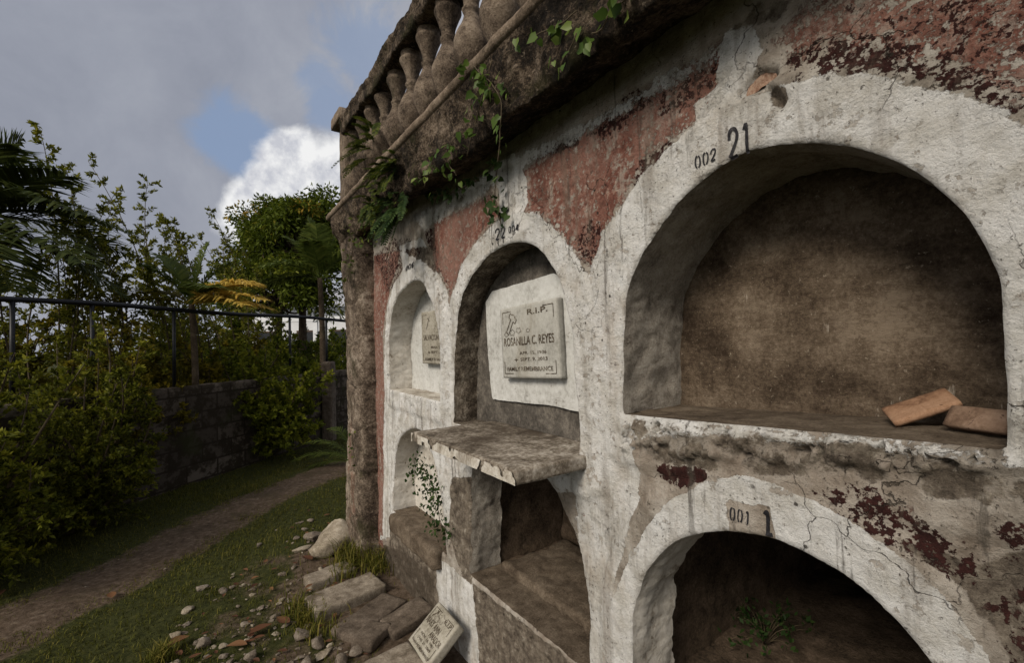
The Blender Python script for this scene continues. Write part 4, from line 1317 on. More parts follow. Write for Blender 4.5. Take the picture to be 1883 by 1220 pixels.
# --- background bushes
gg = np.random.default_rng(77)
BGB = [(-6.6, 6.2, 1.0, 2.6, 'leaf_warm', 'olive bush in the gap behind the left end of the railing'),
       (-5.9, 7.7, .9, 2.4, 'leaf_far', 'dark bush behind the railing below the thin leaning shoot'),
       (-5.2, 8.9, .8, 2.1, 'leaf_warm', 'olive bush behind the railing under the golden palm'),
       (-4.4, 9.9, .8, 1.9, 'leaf_far', 'green bush behind the railing right of the golden palm'),
       (-3.9, 11.2, .8, 1.75, 'leaf_shrub', 'bright green bush behind the railing beside the wall pier'),
       (-3.1, 12.2, 1.0, 1.7, 'leaf_far', 'dark bush behind the block wall at the pier'),
       (-7.6, 11.5, 1.5, 3.0, 'leaf_far', 'broad bush far behind the railing at left'),
       (-5.9, 13.2, 1.2, 3.0, 'leaf_far', 'broad bush far behind the railing below the round tree'),
       (-4.55, 6.3, .5, 2.0, 'leaf_warm', 'yellow green bush leaning over the block wall under the golden palm'),
       (-4.35, 7.7, .5, 1.85, 'leaf_shrub', 'light green bush leaning over the block wall behind the rounded shrub'),
       (-5.6, 9.6, .9, 3.1, 'leaf_far', 'tall dark bush behind the golden palm'),
       (-6.9, 9.4, 1.1, 3.3, 'leaf_warm', 'tall olive bush behind the thin leaning shoot'),
       (-6.3, 16.5, 1.0, 2.9, 'leaf_far', 'dark bush in front of the white house at its left corner'),
       (-5.4, 17.6, .9, 2.0, 'leaf_shrub', 'low light green bush in front of the porch of the white house')]
for i, (x, y, r, h, mt, lb) in enumerate(BGB):
    shrub('background_bush', (x, y, 0), tips_around((x, y), r, h * .5, h, 28, gg), 15, .5, .085, 34, M[mt], lb, 'bush', seed=60 + i, low=.12, rad=.02)

# --- round tree
c = at(562, 446, 13.5)
crown_tree('round_tree', (c[0], c[1], 0), c, 1.75, 1.75, 1.5, 78, 430, .14, M['leaf_tree'], 'round crowned tree with orange new leaves against the white cloud', seed=51, clr=.48)
c = at(515, 535, 12.5)
crown_tree('round_tree', (c[0] - .2, c[1] + .6, 0), c, 1.55, 1.2, 1.0, 52, 300, .14, M['leaf_far'], 'lower dark green tree in front of the round orange tipped tree', seed=52, clr=.45)

# --- palms
def palm(name, base, top, fr, label, mats, seed, tr=.06, **k):
    base, top = np.asarray(base, float), np.asarray(top, float)
    T = empty(name, base, 0, label, 'palm tree')
    v, f = tube(curve_pts(base, top, np.array([.03, .02, 0]), 14), np.linspace(tr, tr * .7, 14), 10)
    mesh('trunk', v, f, M['bark'], T)
    for i, (d, L, dr, mt) in enumerate(fr):
        frond(top, d, L, dr, k.get('nl', 34), k.get('ll', .45), k.get('lw', .028), M[mt], T, seed + i, width=k.get('width', .014))
    return T


tp = at(-70, 400, 4.9)
palm('coconut_palm', (tp[0], tp[1], 0), tp, [((.55, -.25, .75), 1.2, .25, 'palm'), ((.9, .2, .35), 1.5, .45, 'palm'), ((.95, -.2, .1), 1.5, .5, 'palm'), ((.8, .1, .75), 1.25, .3, 'palm'), ((.7, -.5, -.05), 1.3, .45, 'palm'), ((.2, .2, .95), 1.3, .2, 'palm'), ((-.6, .3, .5), 1.4, .5, 'palm'), ((-.2, -.9, .3), 1.4, .5, 'palm'), ((.9, .3, -.15), 1.3, .5, 'palm'), ((.5, .9, .4), 1.4, .5, 'palm'), ((.85, -.1, .5), 1.5, .55, 'palm'), ((.75, -.35, -.35), 1.2, .35, 'palm')],
     'dark coconut palm with drooping fronds entering from the left edge', None, 200, .09, nl=50, ll=.62, lw=.036)
tp = at(352, 560, 5.95)
palm('golden_palm', (tp[0], tp[1], 0), tp, [((-.35, 0, 1), 1.0, .3, 'palm_pale'), ((.1, .1, 1), 1.05, .2, 'palm_pale'), ((.8, -.1, .6), 1.05, .4, 'palm_gold'), ((.95, -.2, .4), 1.1, .38, 'palm_gold'), ((.7, .2, .75), 1.0, .45, 'palm_gold'), ((.9, -.4, .3), 1.0, .36, 'palm_gold'), ((-.9, .1, .6), 1.1, .45, 'leaf_warm'), ((-.4, -.3, .9), .9, .35, 'palm_pale'), ((.35, .2, 1), .95, .35, 'palm_pale'), ((-.9, -.2, .3), 1.1, .35, 'leaf_warm'), ((.95, .1, .2), .95, .3, 'palm_gold'), ((.6, -.5, .6), .9, .45, 'palm_pale')],
     'small palm with golden yellow fronds behind the railing', None, 230, .05, nl=34, ll=.40, lw=.032)
tp = at(588, 512, 9.6)
palm('fan_palm', (tp[0], tp[1], 0), tp, [((-.1, 0, 1), 1.5, .15, 'palm_pale'), ((.25, .1, 1), 1.5, .22, 'palm_pale'), ((-.4, 0, .95), 1.45, .32, 'palm_pale'), ((.6, 0, .85), 1.45, .4, 'palm_pale'), ((-.75, .1, .7), 1.4, .45, 'palm_pale'), ((.9, -.1, .5), 1.4, .5, 'palm_pale'), ((-.95, -.1, .3), 1.3, .5, 'palm'), ((.9, 0, .1), 1.2, .5, 'palm'), ((.1, -.5, .9), 1.3, .4, 'palm_pale'), ((-.4, -.6, .5), 1.3, .5, 'palm_pale'), ((-.15, .2, 1), 1.4, .2, 'palm_pale'), ((.05, -.2, 1), 1.35, .2, 'palm_pale')],
     'green palm with upright fronds in front of the round tree', None, 260, .07, nl=40, ll=.5, lw=.045)
b = at(655, 800, 6.2)
T = empty('young_palm', (b[0], b[1], 0), 0, 'young palm with fine fronds peeping out beside the wall pier', 'palm')
for i, (d, L, dr) in enumerate([((-.75, -.1, 1.1), .95, .5), ((-.9, -.2, .8), .9, .55), ((-.35, .1, 1.2), 1.0, .5), ((.5, .2, 1), .9, .5), ((-.8, .2, .5), .8, .5), ((.2, -.4, 1.1), .9, .5), ((-.95, -.1, .35), .7, .45)]):
    frond((b[0], b[1], .02), d, L, dr, 30, .2, .012, M['palm_pale'], T, 300 + i, width=.008)

# --- house far behind
hc = at(560, 600, 21.0)
H = empty('white_house', (hc[0], hc[1], 0), .12, 'white house with a porch glimpsed through the palms', 'house')


def hbox(name, x0, x1, y0, y1, z0, z1, mat, parent):
    V = np.array([(x, y, z) for x in (x0, x1) for y in (y0, y1) for z in (z0, z1)], float)
    f = [[0, 1, 3, 2], [4, 6, 7, 5], [0, 4, 5, 1], [2, 3, 7, 6], [0, 2, 6, 4], [1, 5, 7, 3]]
    V = rotz(V, .12) + np.array([hc[0], hc[1], 0])
    return mesh(name, V, f, mat, parent, smooth=False)


hbox('wall', -2.6, 2.8, 0, 4, 0, 3.5, M['house'], H)
rf = MB()
V = np.array([(-3, -.5, 3.45), (3.2, -.5, 3.45), (3.2, 2, 4.5), (-3, 2, 4.5), (-3, 4.5, 3.45), (3.2, 4.5, 3.45), (-3, -.5, 3.52), (3.2, -.5, 3.52), (3.2, 2, 4.6), (-3, 2, 4.6), (-3, 4.5, 3.52), (3.2, 4.5, 3.52)], float)
rf.add(rotz(V, .12) + np.array([hc[0], hc[1], 0]), [[0, 3, 2, 1], [3, 4, 5, 2], [6, 7, 8, 9], [9, 8, 11, 10], [0, 1, 7, 6], [5, 4, 10, 11], [0, 6, 9, 3], [3, 9, 10, 4], [1, 2, 8, 7], [2, 5, 11, 8]])
rf.out('roof', M['roof'], H, smooth=False)
for x in (-1.6, .1, 1.6):
    wn = hbox('window', x - .45, x + .45, -.03, .02, 1.2, 2.4, M['trim'], H)
    hbox('pane', x - .38, x + .38, -.04, -.03, 1.27, 2.33, M['glass'], wn)
for x in (-2.4, -.8, .85, 2.4):
    hbox('porch_column', x - .09, x + .09, -1.3, -1.12, 0, 2.75, M['house'], H)
hbox('porch_beam', -2.6, 2.6, -1.35, -1.07, 2.75, 2.95, M['house'], H)
hbox('porch_rail', -2.4, 2.4, -1.24, -1.18, .95, 1.05, M['house'], H)

# ------------------------------------------------------------------ creepers and ferns on the wall
def cord(a, b, n=8, sag=0, seed=0):
    gq = np.random.default_rng(seed)
    t = np.linspace(0, 1, n)[:, None]
    return a * (1 - t) + b * t + np.cumsum(gq.normal(0, .006, (n, 3)), 0)


def vine(pxs, o, nleaf, size, label, seed, mat='vine', spread=.02, o2=None, group=None):
    gq = np.random.default_rng(seed)
    pts = []
    for i, q in enumerate(pxs):
        oo = o if o2 is None else o + (o2 - o) * i / (len(pxs) - 1)
        u_, z_ = wh(q[0], q[1], oo)
        pts.append(W(u_, oo, z_))
    c = smooth_curve(np.array(pts), .02)
    c = c + np.cumsum(gq.normal(0, .0012, c.shape), 0)
    T = empty('creeper_vine', c[0], 0, label, 'creeper', group)
    b = MB(); v, f = tube(c, .0022, 5); b.add(v, f); b.out('stem', M['twig'], T)
    idx = gq.integers(0, len(c), nleaf)
    P = c[idx] + gq.normal(0, spread, (nleaf, 3)) * np.array([1, 1, 1]) - NIN * gq.uniform(.003, .02, (nleaf, 1))
    A = gq.normal(0, .55, (nleaf, 3)) - UP * .7 - NIN * .25
    # heart-like leaves: 6-vertex
    A /= np.linalg.norm(A, axis=1)[:, None]
    S_ = np.cross(A, NIN + gq.normal(0, .5, (nleaf, 3))); S_ /= np.linalg.norm(S_, axis=1)[:, None]
    Nn = np.cross(A, S_)
    s = (size * gq.uniform(.55, 1.2, nleaf))[:, None]
    V = np.stack([P, P - A * s * .08 + S_ * s * .3 + Nn * s * .05, P + A * s * .32 + S_ * s * .42 + Nn * s * .1, P + A * s, P + A * s * .32 - S_ * s * .42 + Nn * s * .1, P - A * s * .08 - S_ * s * .3 + Nn * s * .05], 1).reshape(-1, 3)
    i0 = np.arange(nleaf)[:, None] * 6
    f = np.concatenate([i0 + np.array([[0, 1, 2, 3]]), i0 + np.array([[0, 3, 4, 5]])])
    mesh('leaves', V, f, M[mat], T, {'tint': np.repeat(gq.beta(2, 2, nleaf), 6)}, smooth=False)
    return T


vine([(905, 110), (895, 150), (880, 200), (870, 240), (860, 285)], .225, 24, .036, 'thin creeper trailing down the cornice below the thick balusters', 401)
vine([(870, 120), (915, 170), (920, 220), (918, 270), (915, 300)], .228, 44, .034, 'leafiest creeper strand hanging past the lip of the cornice', 402, spread=.022)
vine([(915, 300), (912, 330), (908, 360), (915, 395), (918, 410)], .05, 40, .036, 'dark creeper tail hanging over the white strip above niche 22', 403, 'weed', .02)
vine([(800, 300), (785, 320), (778, 345)], .225, 22, .034, 'small creeper patch on the middle of the cornice', 404, spread=.03)
vine([(840, 245), (825, 275), (822, 300), (838, 322)], .226, 20, .032, 'short creeper tuft with drooping leaves on the cornice face', 405, spread=.024)
vine([(1140, -10), (1120, 20), (1105, 55), (1085, 65)], .226, 14, .036, 'upper bright leaved creeper at the top edge of the photo', 406, spread=.016)
vine([(1060, 20), (1030, 45), (1000, 60), (970, 75)], .226, 13, .036, 'creeper sprig leaning left along the cornice top', 407, spread=.018)
vine([(1060, 60), (1050, 85), (1035, 105), (1030, 125)], .226, 10, .034, 'sparse creeper sprig below the bright leaved one', 408, spread=.02)
vine([(1165, -30), (1150, 0), (1120, 5)], .226, 8, .034, 'creeper cut off by the top of the photo', 409, spread=.02)
vine([(745, 340), (720, 380), (700, 425), (670, 450)], .2, 60, .03, 'thick creeper draping from the broken cornice onto the pier', 410, 'fern', .04)
vine([(660, 410), (650, 450), (645, 490), (640, 520)], .17, 60, .03, 'creeper clinging to the top of the corner pier', 411, 'fern', .03)
vine([(770, 850), (790, 880), (805, 910), (812, 950), (822, 975)], .012, 380, .022, 'dark weed creeper filling the corner under the shelf', 412, 'weed', .04)
vine([(880, 330), (850, 345), (815, 360), (790, 365)], .06, 46, .034, 'row of drooping leaves under the lip of the cornice', 413, 'weed', .016)
vine([(648, 800), (650, 830), (655, 850)], .15, 14, .026, 'little creeper tuft halfway down the corner pier', 414, 'fern', .02)


def fern(pxc, o, n, L, label, seed, mat='fern', up=.6):
    gq = np.random.default_rng(seed)
    u_, z_ = wh(pxc[0], pxc[1], o)
    p = W(u_, o, z_)
    T = empty('fern', p, 0, label, 'fern')
    for k in range(n):
        d = -NIN * gq.uniform(.3, 1) + DV * gq.normal(0, .8) + UP * gq.normal(up - .45, .55)
        frond(p + DV * gq.normal(0, .10) + UP * gq.normal(0, .045), d, L * gq.uniform(.6, 1.2), gq.uniform(.3, .8), 16, L * .22, .011, M[mat], T, seed * 10 + k, width=.0025, tint=(.1, .95))
    return T


fern((715, 310), .21, 20, .14, 'feathery fern mass spilling over the broken cornice', 42)
fern((690, 365), .2, 18, .13, 'lower feathery fern hanging at the pier side of the cornice', 43, up=.2)
fern((680, 270), .1, 16, .18, 'fern sprouting between the far balusters', 44, up=.8)
fern((735, 375), .17, 20, .18, 'yellow green fern under the broken lip of the cornice', 45, 'weed', .1)

# ------------------------------------------------------------------ planks in the big niche, stones, markers on the ground
zf = float(NICHE['n21']['floor'][:, 1].mean())


def plank(px4, o, th, mat, label, lean):
    """four pixel corners of the face (TL, TR, BR, BL) give position and size on a plane leaning on the niche back."""
    p = np.array([W(*(lambda uz, oo: (uz[0], oo, uz[1]))(wh(x, y, oo), oo)) for (x, y), oo in zip(px4, o)])
    ctr = p.mean(0)
    ex = (p[1] + p[2] - p[0] - p[3]) / 2; w = np.linalg.norm(ex); ex /= w
    ey = (p[0] + p[1] - p[2] - p[3]) / 2; ey -= ex * (ey @ ex); h = np.linalg.norm(ey); ey /= h
    ez = np.cross(ex, ey)
    V, f = boxgrid(w, h, th, step=.01, bev=.003, amp=.0012, nf=25, chip=.3, seed=w * 9)
    V[:, 2] -= th / 2
    return tag(mesh('clay_plank', frame_pts(V, ctr, ex, ey, ez), f, mat, None, loc=ctr), label, 'plank')


plank([(1618, 750), (1738, 712), (1766, 738), (1644, 779)], (-.20, -.235, -.19, -.13), .014, M['brick'], 'orange tilted plank propped up in the big empty niche', 0)
plank([(1738, 745), (1856, 752), (1856, 800), (1740, 780)], (-.165, -.105, -.08, -.125), .016, M['brick2'], 'dull brown plank standing beside the right jamb of the big niche', 0)


def ico(sub=3):
    import bmesh
    bm = bmesh.new(); bmesh.ops.create_icosphere(bm, subdivisions=sub, radius=1)
    V = np.array([v.co[:] for v in bm.verts]); f = [[v.index for v in q.verts] for q in bm.faces]
    bm.free(); return V, f


IV, IF_ = ico(4)
JV, JF = ico(3)


def rock_shape(seed, sx, sy, sz, big=False):
    V, f = (IV, IF_) if big else (JV, JF)
    V = V.copy()
    gq = np.random.default_rng(seed)
    for k in range(15):                   # flat facets
        d = gq.normal(size=3); d /= np.linalg.norm(d)
        h = gq.uniform(.42, .8)
        s = V @ d
        V = V - np.where(s > h, (s - h) * .85, 0)[:, None] * d
    n = fbm(V[:, 0] + seed, V[:, 1], V[:, 2], 2.2, 4) * .16 + fbm(V[:, 0] + seed, V[:, 1], V[:, 2], 9, 3) * .04
    V = V * (1 + n)[:, None] * np.array([sx, sy, sz])
    return rotz(V, gq.uniform(0, 6.28)), f


def rock(px, py, rpx, mat, label, seed, flat=.6, group=None, sink=.35, elong=1.0, big=False, name='stone'):
    p = gp(px, py)
    r = rpx * np.linalg.norm(p[:2]) / F
    V, f = rock_shape(seed, r * elong, r / elong ** .5, r * flat, big)
    p[2] = float(gh(p[0], p[1])) + r * flat * (1 - sink) * .8
    return tag(mesh(name, p + V, f, mat, None, loc=p), label, 'stone', group)


rock(612, 1005, 42, M['pale'], 'big cream limestone boulder at the foot of the pier', 501, .75, big=True, elong=1.2, name='boulder')
rock(577, 992, 17, M['stone'], 'rounded pink grey stone left of the cream boulder', 502, .7, big=True)
rock(556, 1010, 13, M['pale'], 'flat white stone below the rounded pink stone', 503, .35, elong=1.4)
rock(371, 1079, 9, M['stone'], 'lone rounded grey stone in the grass', 504, .5)
rock(345, 1122, 10, M['pale'], 'flat pale stone lying at the edge of the short grass', 505, .4, elong=1.4)
rock(322, 1168, 9, M['pale'], 'small cream stone beside the dry leaves', 506, .8)
rock(374, 1186, 14, M['stone'], 'upright pale grey stone at the bottom among dry leaves', 507, .7, elong=.8)
rock(461, 1206, 13, M['stone'], 'egg shaped grey stone at the bottom edge', 508, .75)
rock(553, 1168, 17, M['stone'], 'knobbly cream stone left of the cluster near the slabs', 509, .8)
rock(583, 1183, 14, M['stone'], 'round brown stone in the cluster below the slabs', 510, .8)
rock(597, 1196, 15, M['pale'], 'flat white pointed stone in the cluster below the slabs', 511, .35, elong=1.5)
rock(628, 1212, 14, M['stone'], 'grey cobble at the bottom of the cluster near the slabs', 512, .8)
rock(655, 1198, 14, M['stone'], 'brown cobble right of the cluster near the slabs', 513, .8)
rock(640, 1165, 11, M['stone'], 'angular brown stone above the cobbles at the slab edge', 514, .6)
rock(683, 1166, 11, M['stone'], 'angular pale stone lying on the dark dirt slab', 515, .55)
rock(560, 1220, 15, M['stone'], 'half cut off stone at the bottom edge of the cluster', 516, .8)
rock(700, 1041, 9, M['stone'], 'small stone in the weeds at the wall foot', 517, .7)
rock(757, 1065, 22, M['footing_dark'], 'broken lump of wall plaster below the lower far niche', 518, 1.0, big=True, sink=.0)
rock(780, 1090, 20, M['stone'], 'second broken lump of plaster leaning on the wall foot', 519, 1.0, big=True, sink=.0)
gq = np.random.default_rng(88)
for k in range(210):
    for _ in range(50):
        x, y = gq.uniform(300, 640), gq.uniform(880, 1225)
        lim = 1180 - (x - 300) * .9
        if y > lim - 40 and gq.uniform() < np.clip((y - lim + 100) / 260, .05, 1): break
    p = gp(x, y)
    if wall_d(p[0], p[1]) < .2: continue
    rock(x, y, 2.0 + 6.5 * gq.uniform() ** 2.2, M['pale'] if gq.uniform() < .2 else M['stone'], 'small rubble stone scattered in the thin grass along the wall foot', 600 + k, gq.uniform(.3, .65), 'rubble stones in the grass', .38, gq.uniform(1, 1.5))
for k in range(26):
    i = gq.integers(8, len(PATHC) - 2); a = PATHC[i] + gq.normal(0, .16, 2)
    r = gq.uniform(.006, .016)
    V, f = rock_shape(900 + k, r, r, r * .6)
    p = np.array([a[0], a[1], float(gh(a[0], a[1])) + r * .35 + .004])
    tag(mesh('pebble', p + V, f, M['pale'] if k % 2 else M['stone'], None, loc=p), 'small pale pebble lying on the dirt path', 'pebble', 'pebbles on the dirt path')


# concrete footings along the wall
def footing(px4, top, th, mat, label, seed, tilt=0.0, chip=.6, name='concrete_slab'):
    p = np.array([gp(x, y, z) for (x, y), z in zip(px4, top if hasattr(top, '__len__') else [top] * 4)])
    ctr = p.mean(0)
    ex = (p[1] + p[2] - p[0] - p[3]) / 2; w = np.linalg.norm(ex); ex /= w
    ey = (p[0] + p[1] - p[2] - p[3]) / 2; ey -= ex * (ey @ ex); h = np.linalg.norm(ey); ey /= h
    ez = np.cross(ex, ey)
    if ez[2] < 0: ez = -ez
    V, f = boxgrid(w, h, th, step=.014, bev=.012, amp=.007, nf=11, chip=chip, seed=seed)
    V[:, 2] -= th / 2
    return tag(mesh(name, frame_pts(V, ctr, ex, ey, ez), f, mat, None, loc=ctr), label, 'slab')


footing([(560, 1058), (636, 1030), (662, 1042), (566, 1076)], .03, .12, M['footing'], 'narrow grey concrete slab nearest the corner pier', 1)
footing([(556, 1103), (668, 1052), (725, 1074), (585, 1122)], .045, .12, M['footing'], 'widest pale concrete slab with a dry leaf on its end', 2)
footing([(608, 1158), (706, 1087), (748, 1106), (650, 1176)], .012, .1, M['footing_dark'], 'sunken dirt covered slab between the two raised ones', 3)
footing([(697, 1136), (775, 1096), (797, 1116), (722, 1172)], (.04, .07, .06, .03), .06, M['footing_dark'], 'thin broken dark slab tilted beside the fallen marker', 4)
footing([(640, 1228), (748, 1182), (790, 1215), (690, 1275)], .04, .12, M['footing'], 'rough slab under the fallen marker at the bottom edge', 5)
footing([(648, 1165), (690, 1135), (712, 1150), (676, 1195)], .045, .06, M['footing_dark'], 'round broken dark slab lump among the cobbles', 6, chip=1.0)

# fallen marker leaning on the wall foot
zt_ = [.13, .27, .27, .13]
px4 = [(811, 1114), (853, 1158), (776, 1221), (747, 1168)]       # stone's top-left, top-right, bottom-right, bottom-left
zz4 = [.23, .23, .09, .09]
p = np.array([gp(x, y, z) for (x, y), z in zip(px4, zz4)])
ctr = p.mean(0)
ex = (p[1] + p[2] - p[0] - p[3]) / 2; wv = np.linalg.norm(ex); ex /= wv
ey = (p[0] + p[1] - p[2] - p[3]) / 2; ey -= ex * (ey @ ex); hv = np.linalg.norm(ey); ey /= hv
ez = np.cross(ex, ey)
RF = empty('grave_marker', ctr - ez * .05, 0, 'fallen yellowed grave marker propped against the wall foot at the bottom', 'grave marker')
ww, hh2 = wv / 2, hv / 2
marker(RF, ctr - ez * .05, ex, ey, ez, wv, hv, .05, M['marblew'], [
    ('R.I.P.', .26, .33, .3, .1), ('MARY ANN', -.12, .1, .62, .14), ('AMADOR', .2, -.06, .5, .13),
    ('NOV. 16, 1981', 0, -.19, .6, .07), ('JAN. 20, 2009', 0, -.29, .6, .07), ('FAMILY REMEMBRANCE', 0, -.40, .8, .065)],
    (-ww * .55, hh2 * .62, hh2 * .5, -.7, 0), flowers=[(-ww * .05, hh2 * .6, .028, 0), (-ww * .3, hh2 * .45, .02, 0)], chip=.7, seed=5)

# terracotta shards and dry leaves
gq = np.random.default_rng(90)


def dead_leaf(p, L, rz, label, seed, group='dry leaves on the ground'):
    gl = np.random.default_rng(seed)
    nu, nv = 9, 5
    t = np.linspace(0, 1, nu); w = np.sin(PI * t ** .8) * .24 * L
    T_, S_ = np.meshgrid(t, np.linspace(-1, 1, nv), indexing='ij')
    cup = gl.uniform(.1, .45)
    V = np.stack([(T_ - .5) * L, S_ * w[:, None], L * (cup * S_ ** 2 * .35 * np.sin(PI * T_) + gl.uniform(-.1, .25) * (T_ - .5) ** 2 + .02)], -1).reshape(-1, 3)
    V = rotz(V, rz) + p
    return tag(mesh('dry_leaf', V, gridfaces(nu, nv), M['dead'], None, {'tint': np.full(nu * nv, gl.uniform(.1, .95))}, loc=p), label, 'leaf', group)


for i, (x, y, L, lb) in enumerate([(205, 1100, .1, 'dry leaf lying alone on the dirt path'), (325, 1188, .13, 'long brown dry leaf lying by the small cream stone'), (435, 1190, .11, 'orange dry leaf at the bottom between two grey stones'), (520, 1143, .12, 'dark red dry leaf lying left of the slabs'), (568, 1090, .06, 'round dry leaf resting on the widest slab'), (480, 1160, .12, 'curled orange dry leaf left of the stone cluster'), (467, 1080, .06, 'small bright orange dry leaf on the rubble'), (1, 1103, .1, 'dry leaf cut off at the left edge'), (565, 1030, .12, 'rust red dry leaf below the boulder')]):
    p = gp(x, y, .05 if 'resting' in lb else 0); p[2] = .088 if 'resting' in lb else float(gh(p[0], p[1])) + .025
    dead_leaf(p, L, gq.uniform(0, 6.28), lb, 1100 + i, None)
for k in range(70):
    for _ in range(40):
        x, y = gq.uniform(280, 700), gq.uniform(880, 1225)
        lim = 1180 - (x - 300) * .9
        p = gp(x, y)
        if y > lim and wall_d(p[0], p[1]) > .12: break
    p[2] = float(gh(p[0], p[1])) + .018
    dead_leaf(p, gq.uniform(.025, .06), gq.uniform(0, 6.28), 'small reddish dry leaf among the rubble at the wall foot', 1200 + k)

# ------------------------------------------------------------------ grass and weeds
def blades(P, L, wd_, lean, seed, tint=None):
    gb = np.random.default_rng(seed)
    n = len(P)
    a = gb.uniform(0, 2 * PI, n)
    d = np.stack([np.cos(a), np.sin(a), np.zeros(n)], 1)
    s = np.stack([-np.sin(a), np.cos(a), np.zeros(n)], 1)
    ln = (lean * gb.uniform(.2, 1.4, n))[:, None]
    L = L[:, None]
    m = P + UP * L * .6 + d * L * ln * .35
    e = P + UP * L * (1 - ln * .35) + d * L * ln
    V = np.stack([P - s * wd_ * .5, P + s * wd_ * .5, m + s * wd_ * .4, m - s * wd_ * .4, e, e], 1)[:, :5]
    i0 = np.arange(n)[:, None] * 5
    f = (i0 + np.array([[0, 1, 2, 3]])).tolist() + (i0 + np.array([[3, 2, 4]])).tolist()
    tint = gb.beta(2, 2.4, n) if tint is None else tint
    return V.reshape(-1, 3), f, np.repeat(tint, 5)


gb = np.random.default_rng(5)
n = 300000
x = gb.uniform(-6.4, .6, n); y = 1.3 + 11.5 * gb.uniform(0, 1, n) ** 1.35
pdv = path_d(x, y); wdv = wall_d(x, y); alv = x * DV[0] + y * DV[1]
patch = fbm(x, y, 3, 1.5, 3) * .5 + fbm(x, y, 6, 6, 3) * .5
keep = .95 * sst(pdv + .3 * patch + .1 * fbm(x, y, 9, 7, 3), .06, .42) + .05
wallz = np.maximum(sst(wdv + .5 * patch, .05, 1.2), sst(alv, 3.95, 4.3))
keep *= (.10 + .9 * wallz) * (.35 + .65 * sst(wdv + .9 * patch, .6, 1.5) + .65 * sst(alv, 3.95, 4.3)).clip(0, 1) * (.55 + .45 * sst(patch, -.25, .1))
keep *= (wdv > .03) | (alv > 4.05)
keep *= np.abs(x * -fd[1] + y * fd[0] - (FA[0] * -fd[1] + FA[1] * fd[0])) > .1
k = gb.uniform(0, 1, n) < keep
x, y, patch, pdv = x[k], y[k], patch[k], pdv[k]
L = gb.uniform(.016, .042, len(x)) * (1 + .9 * sst(patch, .05, .4)) * (.6 + .4 * sst(pdv, .2, .6))
V, f, t_ = blades(np.c_[x, y, gh(x, y) - .004], L, .0042, .9, 6, np.clip(gb.beta(2, 2.6, len(x)) + .3 * patch - .05 + .10 * (1 - sst(pdv, .3, .9)), 0, 1))
tag(mesh('grass', V, f, M['grass'], None, {'tint': t_}, smooth=False), 'short green grass growing on both sides of the dirt path', 'grass', None, 'stuff')


def tuft(px, py, n, r, L, label, seed, z=0.0, mat='grass'):
    gt = np.random.default_rng(seed)
    p = gp(px, py)
    q = p + np.c_[gt.normal(0, r, (n, 2)), np.zeros(n)]
    q[:, 2] = gh(q[:, 0], q[:, 1]) - .005
    V, f, t_ = blades(q, L * gt.uniform(.5, 1.2, n), .006, .7, seed, np.clip(gt.beta(2, 2, n) + .1, 0, 1))
    return tag(mesh('grass_tuft', V, f, M[mat], None, {'tint': t_}, smooth=False, loc=p), label, 'grass tuft')


tuft(648, 1035, 260, .075, .2, 'thick grass tuft at the corner of the pier foot', 71)
tuft(695, 1045, 180, .07, .17, 'grass tuft at the pier foot beside the red strip', 72)
tuft(632, 1062, 70, .05, .13, 'thin grass tuft between the narrow and the wide slab', 73)
tuft(560, 1140, 130, .05, .12, 'grass tuft in front of the wide slab end', 74)
tuft(548, 1118, 90, .05, .13, 'grass tuft left of the wide slab', 75)
tuft(590, 1160, 80, .06, .1, 'low grass tuft below the wide slab', 76)
tuft(300, 1212, 160, .035, .1, 'low bright grass tuft at the bottom of the lawn', 77)
tuft(720, 1035, 90, .05, .2, 'weedy tuft below the far lower niche', 78, mat='weed')

# weed inside the lower niche
pw = at(1408, 1185, 1.72); pw[2] = .45
gw = np.random.default_rng(17)
T = empty('weed_plant', pw, 0, 'small green weed growing on the floor of the dark lower niche', 'weed')
LP, LA = [], []
st = MB()
for k in range(26):
    e = pw + np.array([gw.normal(0, .065), gw.normal(0, .05), gw.uniform(.04, .13)])
    c = curve_pts(pw, e, np.array([0, 0, .02]), 5); v, f = tube(c, .0018, 4); st.add(v, f)
    for q in range(9):
        LP.append(e + gw.normal(0, .016, 3)); LA.append(gw.normal(0, .8, 3) + (e - pw) * 3)
st.out('stems', M['twig'], T)
V, f, t_ = leaf_quads(np.array(LP), np.array(LA), .026 * gw.uniform(.6, 1.2, len(LP)), .5, 3)
mesh('leaves', V, f, M['weed'], T, {'tint': t_}, smooth=False)

# ------------------------------------------------------------------ sky and light
SUN_EL, SUN_AZ = math.radians(36), math.radians(-140)       # azimuth measured from +Y towards +X
world = D.worlds.new('World'); SC.world = world; world.use_nodes = True
nt = world.node_tree; nt.nodes.clear()


class WN(N):
    def __init__(s, t):
        s.t = t; s.out = t.nodes.new('ShaderNodeOutputWorld'); s.tc = t.nodes.new('ShaderNodeTexCoord')


n = WN(nt)
dirv = n.tc.outputs['Generated']
sky = nt.nodes.new('ShaderNodeTexSky'); sky.sky_type = 'NISHITA'; sky.sun_disc = False
sky.sun_elevation = SUN_EL; sky.sun_rotation = SUN_AZ % (2 * PI)


def dotdir(px, py):
    d = ray(px, py); d /= np.linalg.norm(d)
    v = nt.nodes.new('ShaderNodeVectorMath'); v.operation = 'DOT_PRODUCT'
    nt.links.new(dirv, v.inputs[0]); v.inputs[1].default_value = tuple(d)
    return v.outputs['Value']


def blob(px, py, rpx, nz, amp, soft=.35):
    """soft lobe of angular radius rpx around a direction, with a ragged edge"""
    ang = n.math('ARCCOSINE', n.math('MINIMUM', dotdir(px, py), .99999))
    r = rpx / F * .9
    v = n.math('ADD', n.math('DIVIDE', ang, r), n.math('MULTIPLY', n.math('SUBTRACT', nz, .5), amp))
    return n.step(v, 1 - soft, 1 + soft, 1, 0)


